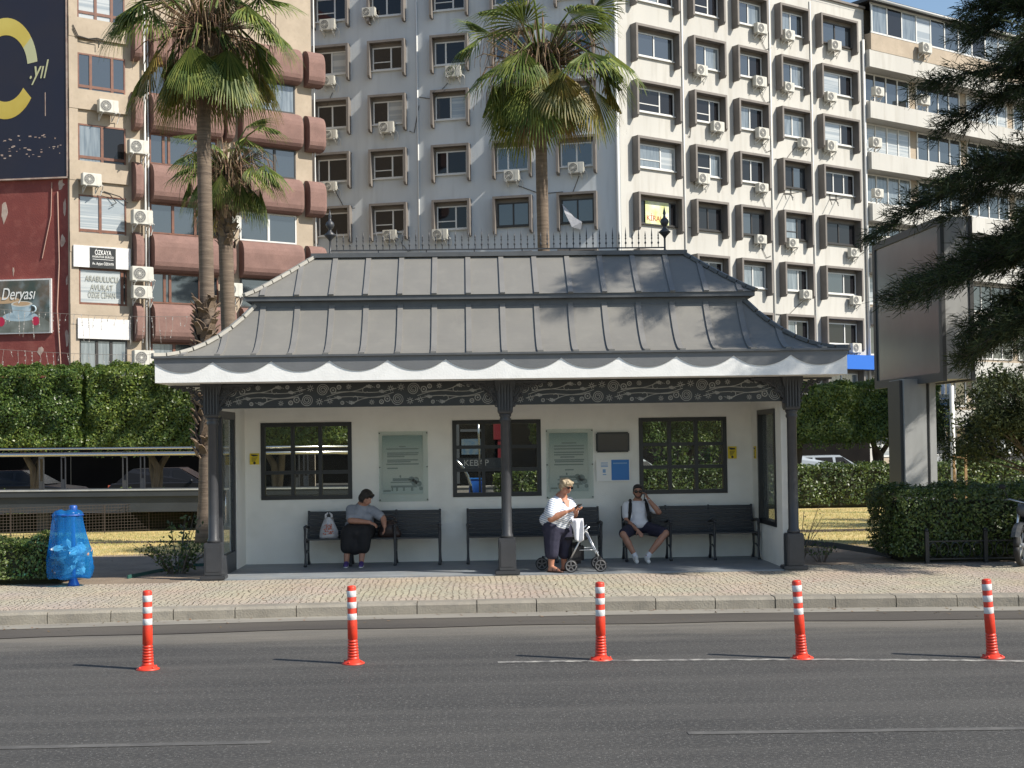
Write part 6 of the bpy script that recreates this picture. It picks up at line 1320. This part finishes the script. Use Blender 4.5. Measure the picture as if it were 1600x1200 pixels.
def at(u, v, d): q = D(u, v, d); return (q.x, q.y, .02)
make_car('pale blue-white estate car roof showing over the far hedge beside the right column', m_carw, at(1293, 720, 55.6), R(8), 4.4)
make_car('dark silver saloon with a sloping windscreen, right of the billboard post', m_cars, at(1485, 720, 49.5), R(4), 4.5, False)
make_car('white car seen through the lower left of the shelter\'s right window', m_carw, at(985, 720, 52), R(20), 4.2)
make_car('dark car in the shade behind the twisted ficus trunk', m_cark, at(35, 720, 47), R(-6), 4.3)
make_car('dark car in the shade behind the palm trunk left of the shelter', m_cark, at(275, 720, 48), R(-3), 4.3)
make_car('dark car at the right edge behind the far hedge', m_cark, at(1590, 720, 52), R(10), 4.4)
def make_bike(label, loc, rz, s=1., paint=m_cark):
    t = thing('motorbike', label, 'motorbike', loc, rz, 'parked motorbikes')
    for x in (-.66, .68):
        mb = MB(); k = 26; mb.tube([(x+.27*cos(q), 0, .32+.27*sin(q)) for q in [j*2*pi/k for j in range(k+1)]], .05, 8); w_ = mb.build('wheel', m_rubber, t)
        mb = MB(); mb.lathe([(.04, -.06), (.04, .06)], (x, 0, .32), 10, axis='y')
        for j in range(6): a = j*pi/3; mb.bar((x, 0, .32), (x+.24*cos(a), 0, .32+.24*sin(a)), .022)
        mb.tube([(x+.235*cos(q), 0, .32+.235*sin(q)) for q in [j*2*pi/k for j in range(k+1)]], .016, 6); mb.build('rim', m_billw, w_)
    mb = MB()
    for y in (-.09, .09): mb.tube([(.68, y, .32), (.5, y, .78), (.44, y*.9, .96)], .022, 7)
    mb.build('fork', m_alu, t)
    mb = MB(); mb.ell((.16, 0, .78), (.3, .15, .15)); mb.cone((-.15, 0, .6), (.4, 0, .62), .09, .06); mb.ell((.05, 0, .45), (.24, .15, .17)); mb.tube([(.42, 0, .9), (.1, 0, .6), (-.3, 0, .55), (-.66, 0, .34)], .035, 8); blob(mb, paint, 'fuel_tank_and_engine', t, .02, 3) if False else mb.build('tank_and_engine', paint, t)
    mb = MB(); mb.bbox(-.72, -.02, -.13, .13, .72, .82, .04); mb.build('saddle', m_rubber, t)
    mb = MB(); mb.tube([(.3, -.36, 1.0), (.42, -.24, 1.02), (.44, 0, .97), (.42, .24, 1.02), (.3, .36, 1.0)], .014, 7); mb.build('handlebar', m_alu, t)
    for y in (-.34, .34): mb = MB(); mb.tube([(.38, y*.8, 1.02), (.4, y, 1.2)], .007, 5); mb.ell((.4, y*1.05, 1.22), (.02, .06, .04)); mb.build('wing_mirror', m_rubber, t)
    mb = MB(); mb.ell((.56, 0, .86), (.07, .1, .1)); mb.build('headlight', m_bill, t)
    mb = MB(); n = 9; vs = []
    for j in range(n): q = R(25+115*j/(n-1)); vs += [(.68+.35*cos(q), -.07, .32+.35*sin(q)), (.68+.37*cos(q), 0, .32+.37*sin(q)), (.68+.35*cos(q), .07, .32+.35*sin(q))]
    mb.add(vs, [(3*j+i, 3*j+i+1, 3*j+i+4, 3*j+i+3) for j in range(n-1) for i in range(2)]); mb.build('mudguard', m_bill, t, fixn=False)
    return t
make_bike('motorbike cut by the right edge, parked on the pavement before the near hedge', (8.95, 21.5, .15), R(-128))
make_bike('dark motorbike in the shade under the ficus, left of the billboard post', at(1335, 720, 52), R(75))
make_bike('dark motorbike in the shade just left of the billboard post', at(1385, 720, 52), R(100))

# ------------------------------------------------------------------ iron fence, stakes, signs on the right
t = thing('iron_fence', 'low dark iron fence with loops along the foot of the near hedge', 'fence', (8.4, 21.6, .15))
mb = MB(); x0, x1, yf = 7.3, 10.6, 21.71
for z in (.22, .5): mb.bar((x0, yf, z), (x1, yf, z), .022)
for i in range(18): x = x0+.1+i*.18; mb.tube([(x+.07*cos(q), yf, .36+.12*sin(q)) for q in [k*pi/7 for k in range(15)]], .008, 5)
mb.build('rails', m_black, t, world=True)
for x in (7.3, 8.25, 9.2, 10.1): mb = MB(); mb.box(x-.03, x+.03, yf-.03, yf+.03, .14, .66); mb.ell((x, yf, .68), (.035, .035, .035)); mb.build('fence_post', m_black, t, world=True)
t = thing('staked_sapling', 'thin sapling tied between two pale timber stakes right of the billboard', 'sapling', (11.5, 32, .14))
a, b = D(1492, 780, 33), D(1510, 780, 33)
mb = MB()
for q in (a, b): mb.bar((q.x, q.y, .1), (q.x, q.y, 1.72), .055)
mb.build('stake', m_wood, t, world=True); mb = MB(); mb.bar((a.x-.03, a.y-.03, 1.66), (b.x+.03, b.y-.03, 1.66), .05); mb.build('crossbar', m_wood, t, world=True)
mb = MB(); mb.tube([(a.x+.04, a.y, .1), (a.x+.03, a.y, 1.2), (a.x-.02, a.y, 2.2), (a.x-.08, a.y, 2.8)], [.02, .017, .012, .005], 6); mb.build('trunk', m_bark, t, world=True)
P = np.array([[a.x-.06, a.y, 2.6]])+rng.normal(0, .14, (60, 3)); quads('leaves', leaf_quads(P, unit(rng.normal(size=P.shape)), .08), m_hedge, t)
q = D(1489, 700, 36); t = tag(MB().lathe([(.09, .1), (.07, .5), (.06, 3.5), (.02, 3.52)], (q.x, q.y, 0), 10).build('post', m_pipe, None, world=True), 'slim grey pole standing right of the blue direction signs', 'pole')
for u, pn_, lab in ((1469, [('b', 620), ('b', 628), ('g', 635), ('w', 642), ('g', 649), ('w', 655), ('g', 663)], 'stacked blue and grey direction signs on a white pole beside the billboard post'), (1478, [('w', 619), ('w', 627), ('b', 634), ('b', 641), ('b', 648), ('b', 655), ('b', 662)], 'stacked light blue direction signs left of the slim grey pole')):
    q = D(u, 700, 47 if u < 1475 else 46); t = thing('direction_sign', lab, 'sign', (q.x, q.y, .02))
    mb = MB(); mb.lathe([(.07, 0), (.07, 4.1)], (q.x+.18, q.y+.1, 0), 10); mb.build('pole', m_refl, t, world=True)
    for k, v in pn_:
        c = D(u, v, 46.9 if u < 1475 else 45.9); mb = MB(); mb.box(c.x-.3, c.x+.24, c.y-.02, c.y+.02, c.z-.065, c.z+.065); pl = mb.build('sign_plate', {'b': m_blue, 'g': m_ramp, 'w': m_billw}[k], t, world=True)
        mb = MB(); mb.box(c.x-.05, c.x+.2, c.y-.026, c.y-.02, c.z-.02, c.z+.02); mb.box(c.x-.05, c.x+.12, c.y-.026, c.y-.02, c.z+.03, c.z+.042); mb.build('arrow_and_name', m_txtw if k != 'w' else m_txtg, pl, world=True)

# ------------------------------------------------------------------ what shows through the shelter windows
m_acg2 = M('dull_grey_lettering', (.2, .2, .19), .6); q = D(768, 700, 66); t = thing('kebab_shop', 'dark shopfront with a red panel and pale KEBAP lettering, seen through the middle window', 'shop', (q.x, q.y, 0))
mb = MB(); mb.box(q.x-6, q.x+4.6, q.y, q.y+5, 0, 4.2); mb.build('wall', m_shop, t, world=True)
mb = MB(); mb.box(q.x-1.7, q.x-1.55, q.y-.1, q.y, .2, 3.3); mb.box(q.x-1.95, q.x-1.85, q.y-.1, q.y, .2, 3.3); mb.box(q.x-1.5, q.x-.4, q.y-.1, q.y, 2.7, 2.82); mb.box(q.x-.45, q.x-.36, q.y-.1, q.y, .2, 3.3); mb.box(q.x+2.6, q.x+2.9, q.y-.2, q.y, 0, 4); mb.build('door_frame', m_bill, t, world=True)
mb = MB(); mb.box(q.x-1.45, q.x-.5, q.y-.05, q.y, 1.6, 2.35); mb.build('picture_menu', M('menu_print', (.06, .12, .18), .4, (.16, .18, .17), 5), t, world=True)
mb = MB(); mb.box(q.x+.1, q.x+.55, q.y-.15, q.y, 2.3, 3.1); mb.box(q.x+.3, q.x+.6, q.y-.1, q.y, 1.0, 2.28); mb.build('red_panel', M('red_panel_paint', (.16, .008, .01), .5), t, world=True)
mb = MB(); mb.box(q.x-2.3, q.x+.6, q.y-.12, q.y, .95, 1.42); sg = mb.build('sign_board', m_black, t, world=True)
text('KEBAP', .42, m_acg2, 'sign_lettering', sg, (-.75, -.13, 1.18)); text('E', .42, m_acg2, 'sign_lettering', sg, (-1.95, -.13, 1.12))
q = D(738, 770, 52); t = thing('planter_wall', 'low granite planter wall seen through the lower panes of the middle window', 'wall', (q.x, q.y, 0))
mb = MB(); mb.box(q.x-3, q.x+1.5, q.y, q.y+.5, 0, .46); mb.build('blocks', m_granite, t, world=True); mb = MB(); mb.box(q.x-3.03, q.x+1.53, q.y-.04, q.y+.54, .46, .52); mb.build('coping', m_granite, t, world=True)
q = D(743, 770, 50.5); t = thing('waste_container', 'blue waste container seen through the lower left of the middle window', 'bin', (q.x, q.y, .02))
mb = MB(); mb.bbox(q.x-.24, q.x+.24, q.y-.2, q.y+.2, .08, .8, .04); mb.build('tub', m_awn, t, world=True); mb = MB(); mb.bbox(q.x-.26, q.x+.26, q.y-.22, q.y+.22, .805, .87, .03); mb.build('lid', m_blue, t, world=True)
mb = MB(); pts = [D(u, v, 49) for u, v in ((708, 716), (716, 722), (724, 731), (731, 744), (735, 757), (737, 771))]; mb.tube(pts, .05, 8); mb.tube([D(747, 655, 49), D(748, 680, 49), D(749, 700, 49), D(750, 771, 49)], .035, 8); tag(mb.build('curved_rail', m_steel, None, world=True), 'curved steel rail and thin post in front of the blue container, middle window', 'rail')
q = D(1036, 660, 55); t = thing('shop_awning', 'cream awning with a scalloped edge above ivy, seen through the right window', 'awning', (q.x, q.y, 0))
mb = MB(); v = []
for i in range(49):
    x = q.x-1.3+2.3*i/48; v += [(x, q.y, q.z-.07-.05*abs(sin(i*pi/6))), (x, q.y, q.z+.16), (x, q.y+1.5, q.z+.75)]
mb.add(v, [f for i in range(48) for f in ((3*i, 3*i+3, 3*i+4, 3*i+1), (3*i+1, 3*i+4, 3*i+5, 3*i+2))]); o = mb.build('canopy', m_cream, t, world=True, fixn=False); o.modifiers.new('s', 'SOLIDIFY').thickness = .02
mb = MB()
for x in (q.x-1.28, q.x+.98): mb.box(x-.03, x+.03, q.y+.02, q.y+.08, 0, q.z+.1)
mb.build('post', m_steel, t, world=True)
for u, l in ((1048, 'bright spiky shrub seen through the middle panes of the right window'), (1062, 'bright spiky shrub right of centre in the right window'), (1112, 'broad bright shrub seen through the right panes of the right window')):
    q = D(u, 740, 42.3); shrub(l, q.x, q.y, 2.0, 22, .8, m_hedge, .16, 22, .35)
for i, (u, d, l) in enumerate([(1600, 31, 'dark bushy tree low at the right edge below the conifer'), (1545, 44, 'dark bushy tree behind the saloon car and the sapling')]):
    q = D(u, 700, d); t = thing('dark_tree', l, 'tree', (q.x, q.y, .1)); mb = MB(); mb.tube([(q.x+.3, q.y, 0), (q.x+.25, q.y, 1.2), (q.x, q.y, 3)], [.12, .1, .05], 8); Ps = []
    rr = random.Random(i)
    for k in range(34):
        a = rr.uniform(0, 2*pi); r_ = rr.uniform(.1, 1.6); z = rr.uniform(1.5, 3.5); c = np.array([q.x+r_*cos(a)*(1.2 if i else .85), q.y+r_*sin(a), z]); mb.tube([(q.x+.2, q.y, max(1.3, z-.9)), tuple(c)], [.03, .008], 4); Ps.append(c+rng.normal(0, .24, (420, 3))*np.array([1, 1, .6]))
    Ps = np.concatenate(Ps); quads('crown', leaf_quads(Ps, unit(rng.normal(size=Ps.shape)+np.array([0, -.2, .3])), .11, .35), m_needle, t); mb.build('trunk', m_cbark, t, world=True)  # leaves take the dark needle colour in place of the conifer's shade
